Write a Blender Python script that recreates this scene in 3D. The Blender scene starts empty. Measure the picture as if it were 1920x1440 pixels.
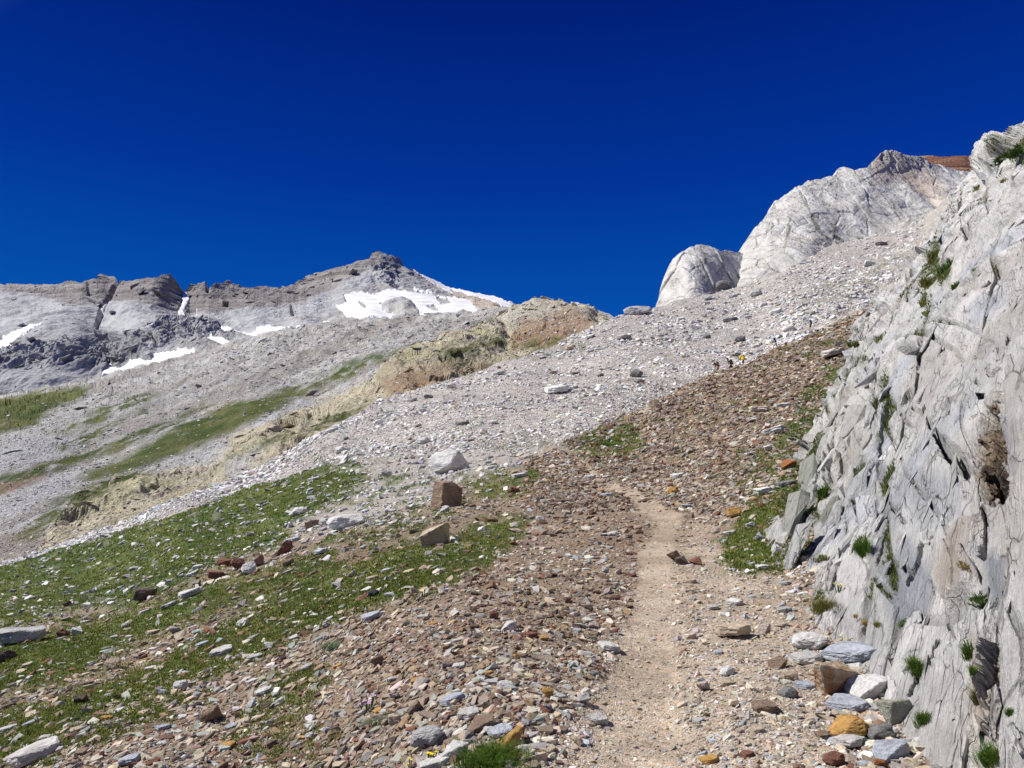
import bpy, bmesh, math, random
import numpy as np
from mathutils import Vector, Matrix
random.seed(7)
RNG = np.random.default_rng(11)
SC = bpy.context.scene
COL = SC.collection

# ------------------------------------------------------------------ camera, sky, sun, exposure
FPX, CZ, PITCH = 1450.0, 1.6, math.radians(9.0)      # focal length in photo pixels (1920 wide), eye height, upward pitch
CP, SP = math.cos(PITCH), math.sin(PITCH)
cam_data = bpy.data.cameras.new('camera')
cam_data.sensor_width = 36.0
cam_data.lens = 36.0 * FPX / 1920.0
cam_data.clip_start, cam_data.clip_end = 0.05, 20000.0
cam = bpy.data.objects.new('camera', cam_data)
cam.location = (0, 0, CZ)
cam.rotation_euler = (math.radians(90) + PITCH, 0, 0)
COL.objects.link(cam)
SC.camera = cam

SUN_AZ, SUN_EL = math.radians(-90.0), math.radians(50.0)   # azimuth clockwise from +Y: from the left
SUN = np.array([math.sin(SUN_AZ) * math.cos(SUN_EL), math.cos(SUN_AZ) * math.cos(SUN_EL), math.sin(SUN_EL)])
sun_data = bpy.data.lights.new('sun', 'SUN')
sun_data.energy, sun_data.angle, sun_data.color = 4.8, math.radians(0.53), (1.0, 0.955, 0.89)
sun = bpy.data.objects.new('sun', sun_data)
sun.rotation_euler = Vector(-SUN).to_track_quat('-Z', 'Y').to_euler()
sun.location = (-40, -10, 60)
COL.objects.link(sun)

world = bpy.data.worlds.new('World')
SC.world = world
world.use_nodes = True
wn, wl = world.node_tree.nodes, world.node_tree.links
wn.clear()
sky = wn.new('ShaderNodeTexSky')
sky.sky_type = 'NISHITA'
sky.sun_disc = False
sky.sun_elevation, sky.sun_rotation = SUN_EL, SUN_AZ
sky.altitude, sky.air_density, sky.dust_density, sky.ozone_density = 2600.0, 1.0, 0.0, 4.0
bg = wn.new('ShaderNodeBackground'); bg.inputs[1].default_value = 0.078
out = wn.new('ShaderNodeOutputWorld')
tc = wn.new('ShaderNodeTexCoord')
sxyz = wn.new('ShaderNodeSeparateXYZ'); wl.new(tc.outputs['Generated'], sxyz.inputs[0])
rmp = wn.new('ShaderNodeValToRGB')                     # deep blue of thin mountain air, paler towards the horizon
el = rmp.color_ramp.elements
while len(el) < 6: el.new(.5)
for e_, (p_, c_) in zip(el, ((0.0, (.62, .58, .53)), (.49, (.62, .58, .53)), (.51, (.30, 1.1, 4.6)), (.615, (.012, .80, 4.0)), (.70, (.006, .32, 2.9)), (.79, (.003, .13, 1.75)))):  # below the horizon: warm grey added as neutral fill, like ground bounce
    e_.position = p_; e_.color = (*[x / 10 for x in c_], 1)
mr = wn.new('ShaderNodeMath'); mr.operation = 'MULTIPLY_ADD'; mr.inputs[1].default_value = .5; mr.inputs[2].default_value = .5
wl.new(sxyz.outputs[2], mr.inputs[0]); wl.new(mr.outputs[0], rmp.inputs[0])
up10 = wn.new('ShaderNodeVectorMath'); up10.operation = 'SCALE'; up10.inputs['Scale'].default_value = 10.0
wl.new(rmp.outputs[0], up10.inputs[0])
dt = wn.new('ShaderNodeVectorMath'); dt.operation = 'DOT_PRODUCT'; dt.inputs[1].default_value = tuple(SUN)
wl.new(tc.outputs['Generated'], dt.inputs[0])
aur = wn.new('ShaderNodeMapRange'); aur.inputs['From Min'].default_value = .70; aur.inputs['From Max'].default_value = .95   # the bright sky round the sun
wl.new(dt.outputs['Value'], aur.inputs[0])
mx = wn.new('ShaderNodeMix'); mx.data_type = 'RGBA'
wl.new(aur.outputs[0], mx.inputs[0]); wl.new(up10.outputs[0], mx.inputs[6]); wl.new(sky.outputs[0], mx.inputs[7])
wl.new(mx.outputs[2], bg.inputs[0]); wl.new(bg.outputs[0], out.inputs[0])
SC.view_settings.view_transform = 'Standard'
SC.view_settings.look = 'None'
SC.view_settings.exposure = 0.42
SC.view_settings.gamma = 1.0

# ------------------------------------------------------------------ small maths
def rays(px, py):
    u = (np.asarray(px, float) - 960.0) / FPX
    v = (720.0 - np.asarray(py, float)) / FPX
    y = CP - v * SP
    return u / y, (SP + v * CP) / y

def world_at(px, py, Y):
    rx, rz = rays(px, py)
    return np.stack([Y * rx, Y + 0 * rx, CZ + Y * rz], -1)

def project(P):
    d = P[..., 1] * CP + (P[..., 2] - CZ) * SP
    v = (-P[..., 1] * SP + (P[..., 2] - CZ) * CP) / d
    return 960 + FPX * P[..., 0] / d, 720 - FPX * v, d

def tps(ctrl, smooth=1e-4):
    """thin plate spline of log distance over (px, py); ctrl rows: px, py, distance"""
    c = np.array(ctrl, float)
    X = c[:, :2] / 1000.0
    n = len(X)
    def U(r2):
        return 0.5 * r2 * np.log(r2 + 1e-12)
    K = U(((X[:, None] - X[None]) ** 2).sum(-1)) + np.eye(n) * smooth
    Pm = np.c_[np.ones(n), X]
    A = np.block([[K, Pm], [Pm.T, np.zeros((3, 3))]])
    w = np.linalg.solve(A, np.r_[np.log(c[:, 2]), np.zeros(3)])
    def f(px, py):
        q = np.stack([np.asarray(px, float).ravel(), np.asarray(py, float).ravel()], -1) / 1000.0
        o = np.empty(len(q))
        for i in range(0, len(q), 50000):
            s = q[i:i + 50000]
            o[i:i + 50000] = U(((s[:, None] - X[None]) ** 2).sum(-1)) @ w[:n] + w[n] + s @ w[n + 1:]
        return np.exp(o).reshape(np.shape(px))
    return f

def _hash(ix, iy, iz, seed):
    h = (ix * 374761393 + iy * 668265263 + iz * 1274126177 + seed * 974634777).astype(np.int64) & 0xFFFFFFFF
    h = ((h ^ (h >> 13)) * 1274126177) & 0xFFFFFFFF
    return ((h ^ (h >> 16)) & 0xFFFF).astype(np.float32) / 32767.5 - 1.0

def noise3(p, seed=0):
    p = np.asarray(p, np.float64)
    i = np.floor(p).astype(np.int64)
    f = (p - i).astype(np.float32)
    w = f * f * f * (f * (f * 6 - 15) + 10)
    r = 0
    for dx in (0, 1):
        wx = w[..., 0] if dx else 1 - w[..., 0]
        for dy in (0, 1):
            wy = w[..., 1] if dy else 1 - w[..., 1]
            for dz in (0, 1):
                wz = w[..., 2] if dz else 1 - w[..., 2]
                a, b, c = i[..., 0] + dx, i[..., 1] + dy, i[..., 2] + dz
                g = (_hash(a, b, c, seed) * (f[..., 0] - dx) + _hash(a, b, c, seed + 57) * (f[..., 1] - dy)
                     + _hash(a, b, c, seed + 131) * (f[..., 2] - dz))
                r = r + wx * wy * wz * g
    return r

def fbm(p, oct=4, seed=0, gain=0.5, lac=2.03):
    p = np.asarray(p, float); a, s = 1.0, 0
    for k in range(oct):
        s = s + a * noise3(p, seed + 17 * k); p = p * lac; a *= gain
    return s

def ridged(p, oct=4, seed=0, gain=0.5, lac=2.07):
    p = np.asarray(p, float); a, s = 1.0, 0
    for k in range(oct):
        s = s + a * (1 - 2.2 * np.abs(noise3(p, seed + 17 * k))); p = p * lac; a *= gain
    return s

def worley(p, seed=0):
    """distance to nearest and second nearest cell point (2-D or 3-D lattice) and the cell's random value"""
    p = np.asarray(p, np.float64)
    i = np.floor(p).astype(np.int64)
    f1 = np.full(p.shape[:-1], 9.0); f2 = f1.copy(); idv = np.zeros(p.shape[:-1])
    for dx in (-1, 0, 1):
        for dy in (-1, 0, 1):
            for dz in ((-1, 0, 1) if p.shape[-1] == 3 else (0,)):
                a, b = i[..., 0] + dx, i[..., 1] + dy
                c = i[..., 2] + dz if p.shape[-1] == 3 else np.zeros_like(a)
                d2 = (a + 0.5 + 0.45 * _hash(a, b, c, seed) - p[..., 0]) ** 2 + (b + 0.5 + 0.45 * _hash(a, b, c, seed + 5) - p[..., 1]) ** 2
                if p.shape[-1] == 3:
                    d2 = d2 + (c + 0.5 + 0.45 * _hash(a, b, c, seed + 9) - p[..., 2]) ** 2
                d = np.sqrt(d2)
                near = d < f1
                f2 = np.where(near, f1, np.minimum(f2, d))
                idv = np.where(near, _hash(a, b, c, seed + 23), idv)
                f1 = np.where(near, d, f1)
    return f1, f2, idv

def sstep(a, b, x):
    t = np.clip((x - a) / (b - a), 0, 1)
    return t * t * (3 - 2 * t)

def poly_sd(px, py, poly):
    """signed distance (positive inside) to a polygon, in the polygon's own units"""
    px = np.asarray(px, float); py = np.asarray(py, float)
    d = np.full(px.shape, 1e9); ins = np.zeros(px.shape, bool)
    n = len(poly)
    for i in range(n):
        (x0, y0), (x1, y1) = poly[i], poly[(i + 1) % n]
        ex, ey = x1 - x0, y1 - y0
        t = np.clip(((px - x0) * ex + (py - y0) * ey) / (ex * ex + ey * ey + 1e-9), 0, 1)
        d = np.minimum(d, np.hypot(px - x0 - t * ex, py - y0 - t * ey))
        c = ((y0 > py) != (y1 > py)) & (px < (x1 - x0) * (py - y0) / ((y1 - y0) if y1 != y0 else 1e-9) + x0)
        ins ^= c
    return np.where(ins, d, -d)

def line_sd(px, py, line):
    """distance to a polyline of (x, y, width) minus the local half width: positive inside"""
    best = np.full(np.shape(px), -1e9)
    for (x0, y0, w0), (x1, y1, w1) in zip(line[:-1], line[1:]):
        ex, ey = x1 - x0, y1 - y0
        t = np.clip(((px - x0) * ex + (py - y0) * ey) / (ex * ex + ey * ey + 1e-9), 0, 1)
        best = np.maximum(best, (w0 + t * (w1 - w0)) / 2 - np.hypot(px - x0 - t * ex, py - y0 - t * ey))
    return best

def lerp_poly(pts):
    xs = np.array([p[0] for p in pts], float); ys = np.array([p[1] for p in pts], float)
    return lambda x: np.interp(x, xs, ys)

def mix(a, b, t):
    t = np.asarray(t)[..., None]
    return np.asarray(a) * (1 - t) + np.asarray(b) * t

# ------------------------------------------------------------------ materials
class MT:
    def __init__(s, name):
        s.m = bpy.data.materials.new(name); s.m.use_nodes = True
        s.t = s.m.node_tree; s.t.nodes.clear()
    def n(s, typ, ins=None, **props):
        nd = s.t.nodes.new('ShaderNode' + typ)
        for k, v in props.items(): setattr(nd, k, v)
        for k, v in (ins or {}).items():
            sock = nd.inputs[k]
            if isinstance(v, bpy.types.NodeSocket): s.t.links.new(v, sock)
            else: sock.default_value = v
        return nd
    def mixc(s, fac, a, b, blend='MIX'):
        nd = s.n('Mix', data_type='RGBA', blend_type=blend)
        for i, v in ((0, fac), (6, a), (7, b)):
            if isinstance(v, bpy.types.NodeSocket): s.t.links.new(v, nd.inputs[i])
            else: nd.inputs[i].default_value = v
        return nd.outputs[2]
    def math(s, op, a, b=0.0):
        nd = s.n('Math', operation=op)
        for i, v in ((0, a), (1, b)):
            if isinstance(v, bpy.types.NodeSocket): s.t.links.new(v, nd.inputs[i])
            else: nd.inputs[i].default_value = v
        return nd.outputs[0]
    def ramp(s, fac, stops, interp='LINEAR'):
        nd = s.n('ValToRGB', {'Fac': fac})
        nd.color_ramp.interpolation = interp
        e = nd.color_ramp.elements
        while len(e) < len(stops): e.new(0.5)
        for el, (p, c) in zip(e, stops):
            el.position = p; el.color = (*c, 1) if len(c) == 3 else c
        return nd.outputs[0]
    def done(s, color, rough=0.9, normal=None, spec=0.2, sheen=None):
        b = s.n('BsdfPrincipled', {'Base Color': color, 'Roughness': rough, 'Specular IOR Level': spec})
        if normal is not None: s.t.links.new(normal, b.inputs['Normal'])
        o = s.n('OutputMaterial', {'Surface': b.outputs[0]})
        return s.m

def terrain_material(name, scales, amount=0.35, bump=0.5, bump_dist=0.05, pebble=None, attr='suv'):
    """vertex colour x fine procedural breakup; coordinates come from a stored surface attribute in metres"""
    m = MT(name)
    col = m.n('Attribute', attribute_name='Col').outputs['Color']
    co = m.n('Attribute', attribute_name=attr).outputs['Vector']
    v = None; h = None
    for i, sc in enumerate(scales):
        nz = m.n('TexNoise', {'Vector': co, 'Scale': sc, 'Detail': 6.0, 'Roughness': 0.62}).outputs[0]
        v = nz if v is None else m.math('ADD', v, nz)
        h = v
    v = m.math('DIVIDE', v, float(len(scales)))
    f = m.n('MapRange', {'Value': v, 'From Min': 0.28, 'From Max': 0.72, 'To Min': 1 - amount, 'To Max': 1 + amount}).outputs[0]
    c = m.mixc(1.0, col, m.n('CombineColor', {0: f, 1: f, 2: f}).outputs[0], 'MULTIPLY')
    if pebble:
        for sc, amt in pebble:
            vo = m.n('TexVoronoi', {'Vector': co, 'Scale': sc, 'Randomness': 1.0})
            tint = m.ramp(m.n('SeparateColor', {0: vo.outputs['Color']}).outputs[0],
                          [(0, (.55, .5, .46)), (.35, (.9, .84, .78)), (.6, (1.0, .99, .98)), (.85, (1.25, 1.22, 1.2)), (1, (1.1, .8, .62))])
            c = m.mixc(amt, c, m.mixc(1.0, c, tint, 'MULTIPLY'))
            e = m.n('TexVoronoi', {'Vector': co, 'Scale': sc, 'Randomness': 1.0}, feature='DISTANCE_TO_EDGE').outputs['Distance']
            h = m.math('ADD', h, m.math('MULTIPLY', m.math('MINIMUM', e, 0.25), 2.2))
    nb = m.n('Bump', {'Height': h, 'Strength': bump, 'Distance': bump_dist}).outputs[0]
    return m.done(c, 0.92, nb, 0.15)

# ------------------------------------------------------------------ terrain sheets
def make_mesh(name, V, F, mat, cols=None, suv=None, smooth=False, fm=None, mats=None):
    me = bpy.data.meshes.new(name)
    V = np.ascontiguousarray(V, np.float32); F = np.ascontiguousarray(F, np.int32)
    k = F.shape[1]
    me.vertices.add(len(V)); me.loops.add(F.size); me.polygons.add(len(F))
    me.vertices.foreach_set('co', V.ravel())
    me.loops.foreach_set('vertex_index', F.ravel())
    me.polygons.foreach_set('loop_start', np.arange(0, F.size, k, dtype=np.int32))
    me.polygons.foreach_set('use_smooth', np.full(len(F), bool(smooth)))
    if cols is not None:
        a = me.attributes.new('Col', 'FLOAT_COLOR', 'POINT')
        a.data.foreach_set('color', np.c_[cols, np.ones(len(cols))].astype(np.float32).ravel())
    if suv is not None:
        a = me.attributes.new('suv', 'FLOAT_VECTOR', 'POINT')
        a.data.foreach_set('vector', np.ascontiguousarray(suv, np.float32).ravel())
    for mm in (mats or [mat]): me.materials.append(mm)
    if fm is not None: me.polygons.foreach_set('material_index', np.asarray(fm, np.int32))
    me.update(calc_edges=True); me.validate()
    return me

def link(name, me, kind=None, label=None, cat=None, group=None, parent=None):
    o = bpy.data.objects.new(name, me); COL.objects.link(o)
    if kind: o['kind'] = kind
    if label: o['label'] = label
    if cat: o['category'] = cat
    if group: o['group'] = group
    if parent: o.parent = parent
    return o

def grid_normals(P):
    du = np.gradient(P, axis=1); dv = np.gradient(P, axis=0)
    n = np.cross(du, dv); n /= np.linalg.norm(n, axis=-1, keepdims=True) + 1e-12
    eye = np.array([0, 0, CZ]) - P
    s = np.sign((n * eye).sum(-1, keepdims=True)); s[s == 0] = 1
    return n * s

class Sheet:
    """a piece of terrain: columns by bearing, rows from its far edge (row 0) to its near edge"""
    def __init__(s, px0, px1, nx, up, lo, ny, dist, jag=0.0, seed=1, power=1.0):
        s.px = np.linspace(px0, px1, nx); s.up, s.lo, s.nx, s.ny, s.power = up, lo, nx, ny, power
        t = (np.linspace(0, 1, ny)) ** power
        U = up(s.px)
        if jag: U = U + jag * fbm(np.stack([s.px / 23.0, s.px * 0, s.px * 0 + seed], -1), 4, seed, 0.6) * 2
        s.U = U; s.Lw = lo(s.px)
        s.PX = np.repeat(s.px[None], ny, 0)
        s.PY = U[None] + (s.Lw - U)[None] * t[:, None]
        s.D = dist(s.PX, s.PY)
        s.P = world_at(s.PX, s.PY, s.D)
        s.N = grid_normals(s.P)
    def displace(s, h):
        s.P = s.P + s.N * h[..., None]
        s.N = grid_normals(s.P)
    def lookup(s, px, py):
        px = np.atleast_1d(np.asarray(px, float)); py = np.atleast_1d(np.asarray(py, float))
        fx = np.clip((px - s.px[0]) / (s.px[1] - s.px[0]), 0, s.nx - 1.001); ix = fx.astype(int); ax = fx - ix
        U = s.U[ix] * (1 - ax) + s.U[ix + 1] * ax; L = s.Lw[ix] * (1 - ax) + s.Lw[ix + 1] * ax
        fy = np.clip((py - U) / (L - U), 0, 1) ** (1 / s.power) * (s.ny - 1)
        fy = np.clip(fy, 0, s.ny - 1.001); iy = fy.astype(int); ay = fy - iy
        def b(A):
            return ((A[iy, ix].T * (1 - ax) + A[iy, ix + 1].T * ax) * (1 - ay) + (A[iy + 1, ix].T * (1 - ax) + A[iy + 1, ix + 1].T * ax) * ay).T
        n = b(s.N); n = n / np.linalg.norm(n, axis=-1, keepdims=True)
        return b(s.P), n
    def build(s, name, mat, col, suv=None, back=((1, 1.5, -.4), (2, 4, -1.6), (3, 10, -6), (4, 25, -18)), split=None, kind='structure', smooth=False):
        """split: {name: bool mask per vertex}; those faces become an object of their own that shares the border"""
        P = s.P; C = np.clip(col, 0.004, 0.95); S = P if suv is None else suv
        if back:
            top = P[0]
            ex = [top + np.array([0, b[1], b[2]]) for b in reversed(back)]
            nb = len(ex)
            P = np.concatenate([np.stack(ex), P]); C = np.concatenate([np.repeat(C[:1], nb, 0), C]); S = np.concatenate([np.stack(ex) if suv is None else np.repeat(S[:1], nb, 0), S])
        else: nb = 0
        ny, nx = P.shape[:2]
        idx = np.arange(ny * nx).reshape(ny, nx)
        F = np.stack([idx[1:, :-1], idx[1:, 1:], idx[:-1, 1:], idx[:-1, :-1]], -1).reshape(-1, 4)
        V, C, S = P.reshape(-1, 3), C.reshape(-1, 3), S.reshape(-1, 3)
        objs = {}
        used = np.zeros(len(F), bool)
        for nm, mask in (split or {}).items():
            mk = np.concatenate([np.zeros((nb, nx), bool), mask]) if nb else mask
            f = mk.ravel()[F].sum(1) >= 2
            f &= ~used; used |= f
            ff = F[f]; u, inv = np.unique(ff, return_inverse=True)
            objs[nm] = link(nm, make_mesh(nm, V[u], inv.reshape(-1, 4), mat, C[u], S[u], smooth), kind)
        ff = F[~used]; u, inv = np.unique(ff, return_inverse=True)
        objs[name] = link(name, make_mesh(name, V[u], inv.reshape(-1, 4), mat, C[u], S[u], smooth), kind)
        return objs
# ================================================================== THE HILLSIDE IN FRONT (brown scree, meadow, path)
A_UP = lerp_poly([(-700, 1190), (-300, 1120), (0, 1062), (180, 1010), (360, 955), (480, 912), (620, 872), (700, 858), (800, 856), (900, 850), (960, 846), (1060, 830), (1100, 812),
                  (1200, 766), (1300, 716), (1345, 695), (1375, 690), (1400, 682), (1430, 667), (1457, 653), (1480, 643), (1521, 627), (1560, 608),
                  (1600, 592), (1640, 570), (1700, 540), (1900, 470), (2600, 430)])
A_LO = lambda x: 1900 + 0 * x
A_ctrl = [(-700, 1195, 60), (-300, 1125, 62), (0, 1065, 62), (360, 957, 56), (620, 875, 50), (700, 865, 47), (840, 870, 39), (960, 850, 39), (1060, 834, 38), (1100, 814, 46),
          (1200, 768, 60), (1340, 700, 80), (1390, 688, 84), (1460, 655, 92), (1521, 628, 98), (1610, 592, 106), (1700, 542, 118), (1900, 472, 130), (2600, 435, 140),
          (1200, 1440, 3.6), (1240, 1200, 5.7), (1270, 1060, 8.3), (1280, 990, 11.6), (1200, 935, 16), (1150, 910, 20), (1080, 848, 34),
          (0, 1440, 5.8), (0, 1250, 10.5), (0, 1150, 19), (350, 1100, 15), (600, 1440, 4.3), (600, 1200, 7.3), (600, 1000, 18), (838, 935, 20), (-600, 1440, 8), (-600, 1700, 4.2),
          (350, 1000, 33), (150, 1080, 34), (400, 1250, 7.6),
          (1400, 1300, 4.3), (1690, 1400, 3.45), (1560, 1190, 5.4), (1450, 960, 11.2), (1490, 880, 15.5), (1540, 745, 42), (1590, 660, 68), (1400, 800, 31), (1300, 860, 24), (1300, 800, 38), (1400, 730, 56),
          (1470, 1060, 8.0), (1490, 1120, 6.6), (1700, 1200, 4.9), (1700, 1000, 7.5), (1900, 1200, 4.5), (2200, 1200, 4.5), (2500, 1440, 3.2), (1900, 900, 11), (2200, 800, 16), (1800, 700, 40),
          (1200, 1900, 2.1), (600, 1900, 2.3), (0, 1900, 2.8), (-700, 1900, 3.3), (2600, 1900, 2.0)]
A = Sheet(-700, 2500, 880, A_UP, A_LO, 440, tps(A_ctrl), jag=3.0, seed=3)
PXa, PYa, Pa = A.PX, A.PY, A.P
Ya = A.D
PATH = [(1180, 1900, 360), (1185, 1440, 200), (1200, 1300, 140), (1214, 1200, 100), (1221, 1120, 70), (1227, 1050, 60), (1243, 1010, 54), (1256, 985, 44), (1230, 960, 44), (1196, 938, 36),
        (1162, 918, 26), (1138, 908, 15), (1105, 885, 6), (1090, 862, 5), (1062, 842, 5)]
wob = fbm(np.stack([PXa / 60, PYa / 35, 0 * PXa], -1), 4, 5)
path_m = sstep(-0.35, 0.35, (line_sd(PXa, PYa, PATH) + 26 * wob * np.clip((PYa - 800) / 300, 0.1, 1.5)) / (9 + 0.11 * (PYa - 800).clip(0)))
gravel_m = sstep(-60, 40, poly_sd(PXa, PYa, [(1290, 1000), (1370, 1000), (1420, 1060), (1500, 1170), (1560, 1440), (1600, 1900), (900, 1900), (1010, 1440), (1120, 1290), (1190, 1150), (1230, 1060)]) + 50 * wob)
MEADOW = [
    ([(-700, 1150), (0, 1058), (180, 1008), (360, 955), (480, 912), (620, 868), (680, 880), (640, 925), (560, 965), (520, 1010), (440, 1040), (350, 1085), (240, 1120), (120, 1145), (0, 1165), (-700, 1290)], 1.0),
    ([(-600, 1330), (0, 1215), (160, 1185), (330, 1130), (460, 1090), (560, 1062), (620, 1040), (560, 1090), (420, 1130), (240, 1200), (120, 1270), (0, 1290), (-600, 1420)], 1.0),
    ([(-100, 1360), (100, 1325), (190, 1290), (300, 1245), (430, 1170), (560, 1090), (680, 1060), (760, 1030), (830, 1018), (900, 990), (975, 980), (930, 1030), (850, 1090), (770, 1110), (720, 1130),
      (600, 1160), (520, 1200), (430, 1240), (300, 1290), (190, 1330), (60, 1400), (-100, 1460)], 0.95),
    ([(620, 1010), (760, 960), (860, 945), (900, 930), (820, 975), (700, 1015)], 0.5),
    ([(870, 905), (1000, 885), (1010, 905), (900, 925)], 0.7),
    ([(-50, 1420), (120, 1370), (200, 1330), (330, 1300), (380, 1310), (200, 1380), (60, 1430)], 0.6),
    ([(460, 1345), (560, 1300), (590, 1320), (520, 1370)], 0.6), ([(430, 1370), (560, 1350), (620, 1390), (470, 1440)], 0.4), ([(500, 1290), (600, 1260), (600, 1280), (530, 1310)], 0.7),
    ([(1365, 1050), (1370, 1000), (1400, 960), (1440, 915), (1500, 850), (1530, 790), (1545, 745), (1570, 700), (1600, 680), (1640, 800), (1560, 900), (1490, 1000), (1475, 1060), (1420, 1065)], 0.95),
    ([(1330, 880), (1420, 840), (1500, 760), (1560, 690), (1545, 760), (1480, 880), (1380, 920)], 0.45),
    ([(1400, 890), (1470, 800), (1520, 740), (1560, 690), (1600, 635), (1625, 640), (1580, 780), (1510, 890)], .75),
    ([(1078, 838), (1110, 812), (1165, 806), (1195, 828), (1180, 850), (1115, 852)], 0.9),
    ([(1470, 660), (1521, 628), (1600, 592), (1660, 590), (1600, 640), (1520, 665), (1470, 690), (1420, 690)], 0.38),
    ([(1240, 800), (1360, 750), (1480, 720), (1500, 740), (1380, 800), (1260, 850)], 0.22), ([(640, 900), (740, 885), (800, 900), (700, 930), (640, 930)], 0.35),
    ([(100, 1160), (260, 1135), (330, 1090), (200, 1180), (80, 1215)], .4),
]
warp = 16 * np.clip(Ya / 14, 0.5, 1.3)
gx = PXa + warp * 2.2 * fbm(np.stack([PXa / 90, PYa / 45, 0 * PXa + 3], -1), 3, 21); gy = PYa + warp * fbm(np.stack([PXa / 90, PYa / 45, 0 * PXa + 9], -1), 3, 22)
patchy = fbm(np.stack([PXa / 34 - PYa / 60, PYa / 13 + PXa / 40, 0 * PXa], -1), 4, 31)
grass_m = np.zeros_like(PXa)
for poly, amt in MEADOW:
    sd = poly_sd(gx, gy, poly)
    grass_m = np.maximum(grass_m, sstep(-34, 14, sd + 14 * patchy) * np.clip((amt + (0.75 if amt > .8 else 1.0) * patchy - .1) * 1.1, 0, 1))
grass_m *= 1 - path_m
# bright stones' share: pale grey debris above and to the left, brown scree elsewhere
grey_m = sstep(-40, 25, poly_sd(gx, gy, [(-700, 1320), (0, 1175), (180, 1130), (380, 1062), (520, 1010), (640, 985), (760, 962), (850, 912), (960, 870), (1050, 835), (1000, 780), (-700, 900)])) 
bump_scale = np.clip(Ya / 6, 0.6, 8)
q = Pa / bump_scale[..., None]
h = 0.05 * bump_scale * fbm(Pa * [.55, .28, .55], 2, 2) * (1 - 0.7 * path_m) + 0.014 * bump_scale * np.clip(1.3 - Ya / 14, 0, 1) * fbm(Pa * [4, 4, 4], 3, 8) * (1 - 0.6 * path_m)
h += 0.10 * np.clip(Ya / 25, 0.25, 1.5) * np.abs(fbm(Pa * [.5, .22, .5], 2, 4)) * sstep(0.2, 0.7, grass_m) - 0.012 * path_m
A.displace(h)
nA = fbm(Pa * 1.3, 4, 41); nB = fbm(Pa * 7.0, 3, 44); nC = fbm(np.stack([PXa / 120, PYa / 60, 0 * PXa], -1), 3, 47)
c_brown = mix((.225, .175, .13), (.31, .25, .19), sstep(-.5, .5, nA)); c_brown = mix(c_brown, (.19, .105, .07), 0.5 * sstep(0.1, .6, nC))
c_grey = mix((.36, .35, .325), (.45, .44, .41), sstep(-.5, .5, nA))
c_path = mix((.37, .315, .245), (.455, .395, .315), sstep(-.4, .4, nA + nB * .5))
c_grav = mix((.34, .29, .225), (.45, .395, .315), sstep(-.4, .5, nA + .6 * nB))
c_gr = mix((.055, .095, .022), (.115, .145, .04), sstep(-.3, .5, nC + .6 * nA)); c_gr = mix(c_gr, (.19, .17, .07), .55 * sstep(.15, .6, nA))
colA = mix(c_brown, c_grey, grey_m) * .86; colA = mix(colA, c_grav, gravel_m * 0.9); colA = mix(colA, c_path, path_m * (.55 + .35 * sstep(-.3, .3, nA + nB)) * (1 - .35 * sstep(1150, 1400, PYa)))
colA = mix(colA, c_gr, np.clip(grass_m * 1.25, 0, 1))
M_ground = terrain_material('earth_and_gravel', (3.0, 22.0), 0.28, 0.5, 0.012, pebble=((30.0, .45), (75.0, .6)))
A.build('ground', M_ground, colA, split={'path': path_m > 0.5})
A.grass, A.path, A.grey, A.grav = grass_m, path_m, grey_m, gravel_m

# ================================================================== GREY SCREE FAN
B_UP = lerp_poly([(-400, 1130), (0, 1058), (80, 1034), (250, 972), (400, 912), (560, 832), (640, 790), (720, 748), (800, 722), (870, 704), (940, 680), (1040, 650), (1090, 622), (1130, 601), (1170, 590), (1230, 577), (1300, 557), (1380, 538),
                  (1460, 512), (1560, 458), (1640, 442), (1700, 424), (1760, 388), (1800, 340), (1860, 320), (2100, 300)])
B_LO = lerp_poly([(-400, 1300), (0, 1160), (360, 1060), (620, 975), (840, 960), (960, 955), (1060, 930), (1200, 870), (1340, 800), (1520, 740), (1700, 700), (2100, 640)])
B_ctrl = [(-400, 1135, 70), (0, 1062, 69), (80, 1036, 71), (250, 975, 75), (400, 915, 82), (560, 835, 95), (720, 752, 116), (870, 708, 138), (940, 684, 150), (1040, 654, 168), (1130, 604, 195), (1230, 580, 215), (1380, 541, 245),
          (1560, 460, 265), (1700, 428, 268), (1800, 345, 280), (2100, 305, 290),
          (360, 962, 58.5), (620, 882, 53), (840, 876, 44), (960, 860, 44), (1060, 840, 46), (1200, 790, 72), (1340, 730, 96), (1460, 690, 112), (1521, 660, 120), (1610, 630, 128), (1750, 560, 150), (2100, 500, 160),
          (1060, 740, 92), (1200, 680, 118), (1300, 640, 145), (840, 780, 75), (1500, 560, 175), (1650, 540, 180), (1000, 800, 62), (0, 1160, 64), (620, 975, 50), (960, 955, 41), (1340, 800, 85), (2100, 640, 130), (-400, 1300, 62)]
B = Sheet(-400, 2000, 900, B_UP, B_LO, 230, tps(B_ctrl), jag=2.0, seed=13)
PXb, PYb, Pb = B.PX, B.PY, B.P
hB = 0.9 * fbm(Pb * [.06, .04, .06], 3, 3) + 0.3 * fbm(Pb * [.3, .1, .3], 2, 5)
outc = sstep(-15, 15, poly_sd(PXb, PYb, [(1540, 640), (1560, 560), (1620, 520), (1700, 470), (1760, 440), (1760, 560), (1660, 620)]) + 20 * fbm(Pb * .1, 3, 9))
hB = hB + outc * 1.1 * ridged(Pb * [.2, .06, .2], 3, 10)
B.displace(hB)
nb1 = fbm(Pb * .12, 4, 61); nb2 = fbm(Pb * .9, 3, 62)
colB = mix((.44, .435, .415), (.56, .55, .525), sstep(-.5, .5, nb1 + .6 * nb2))
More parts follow.
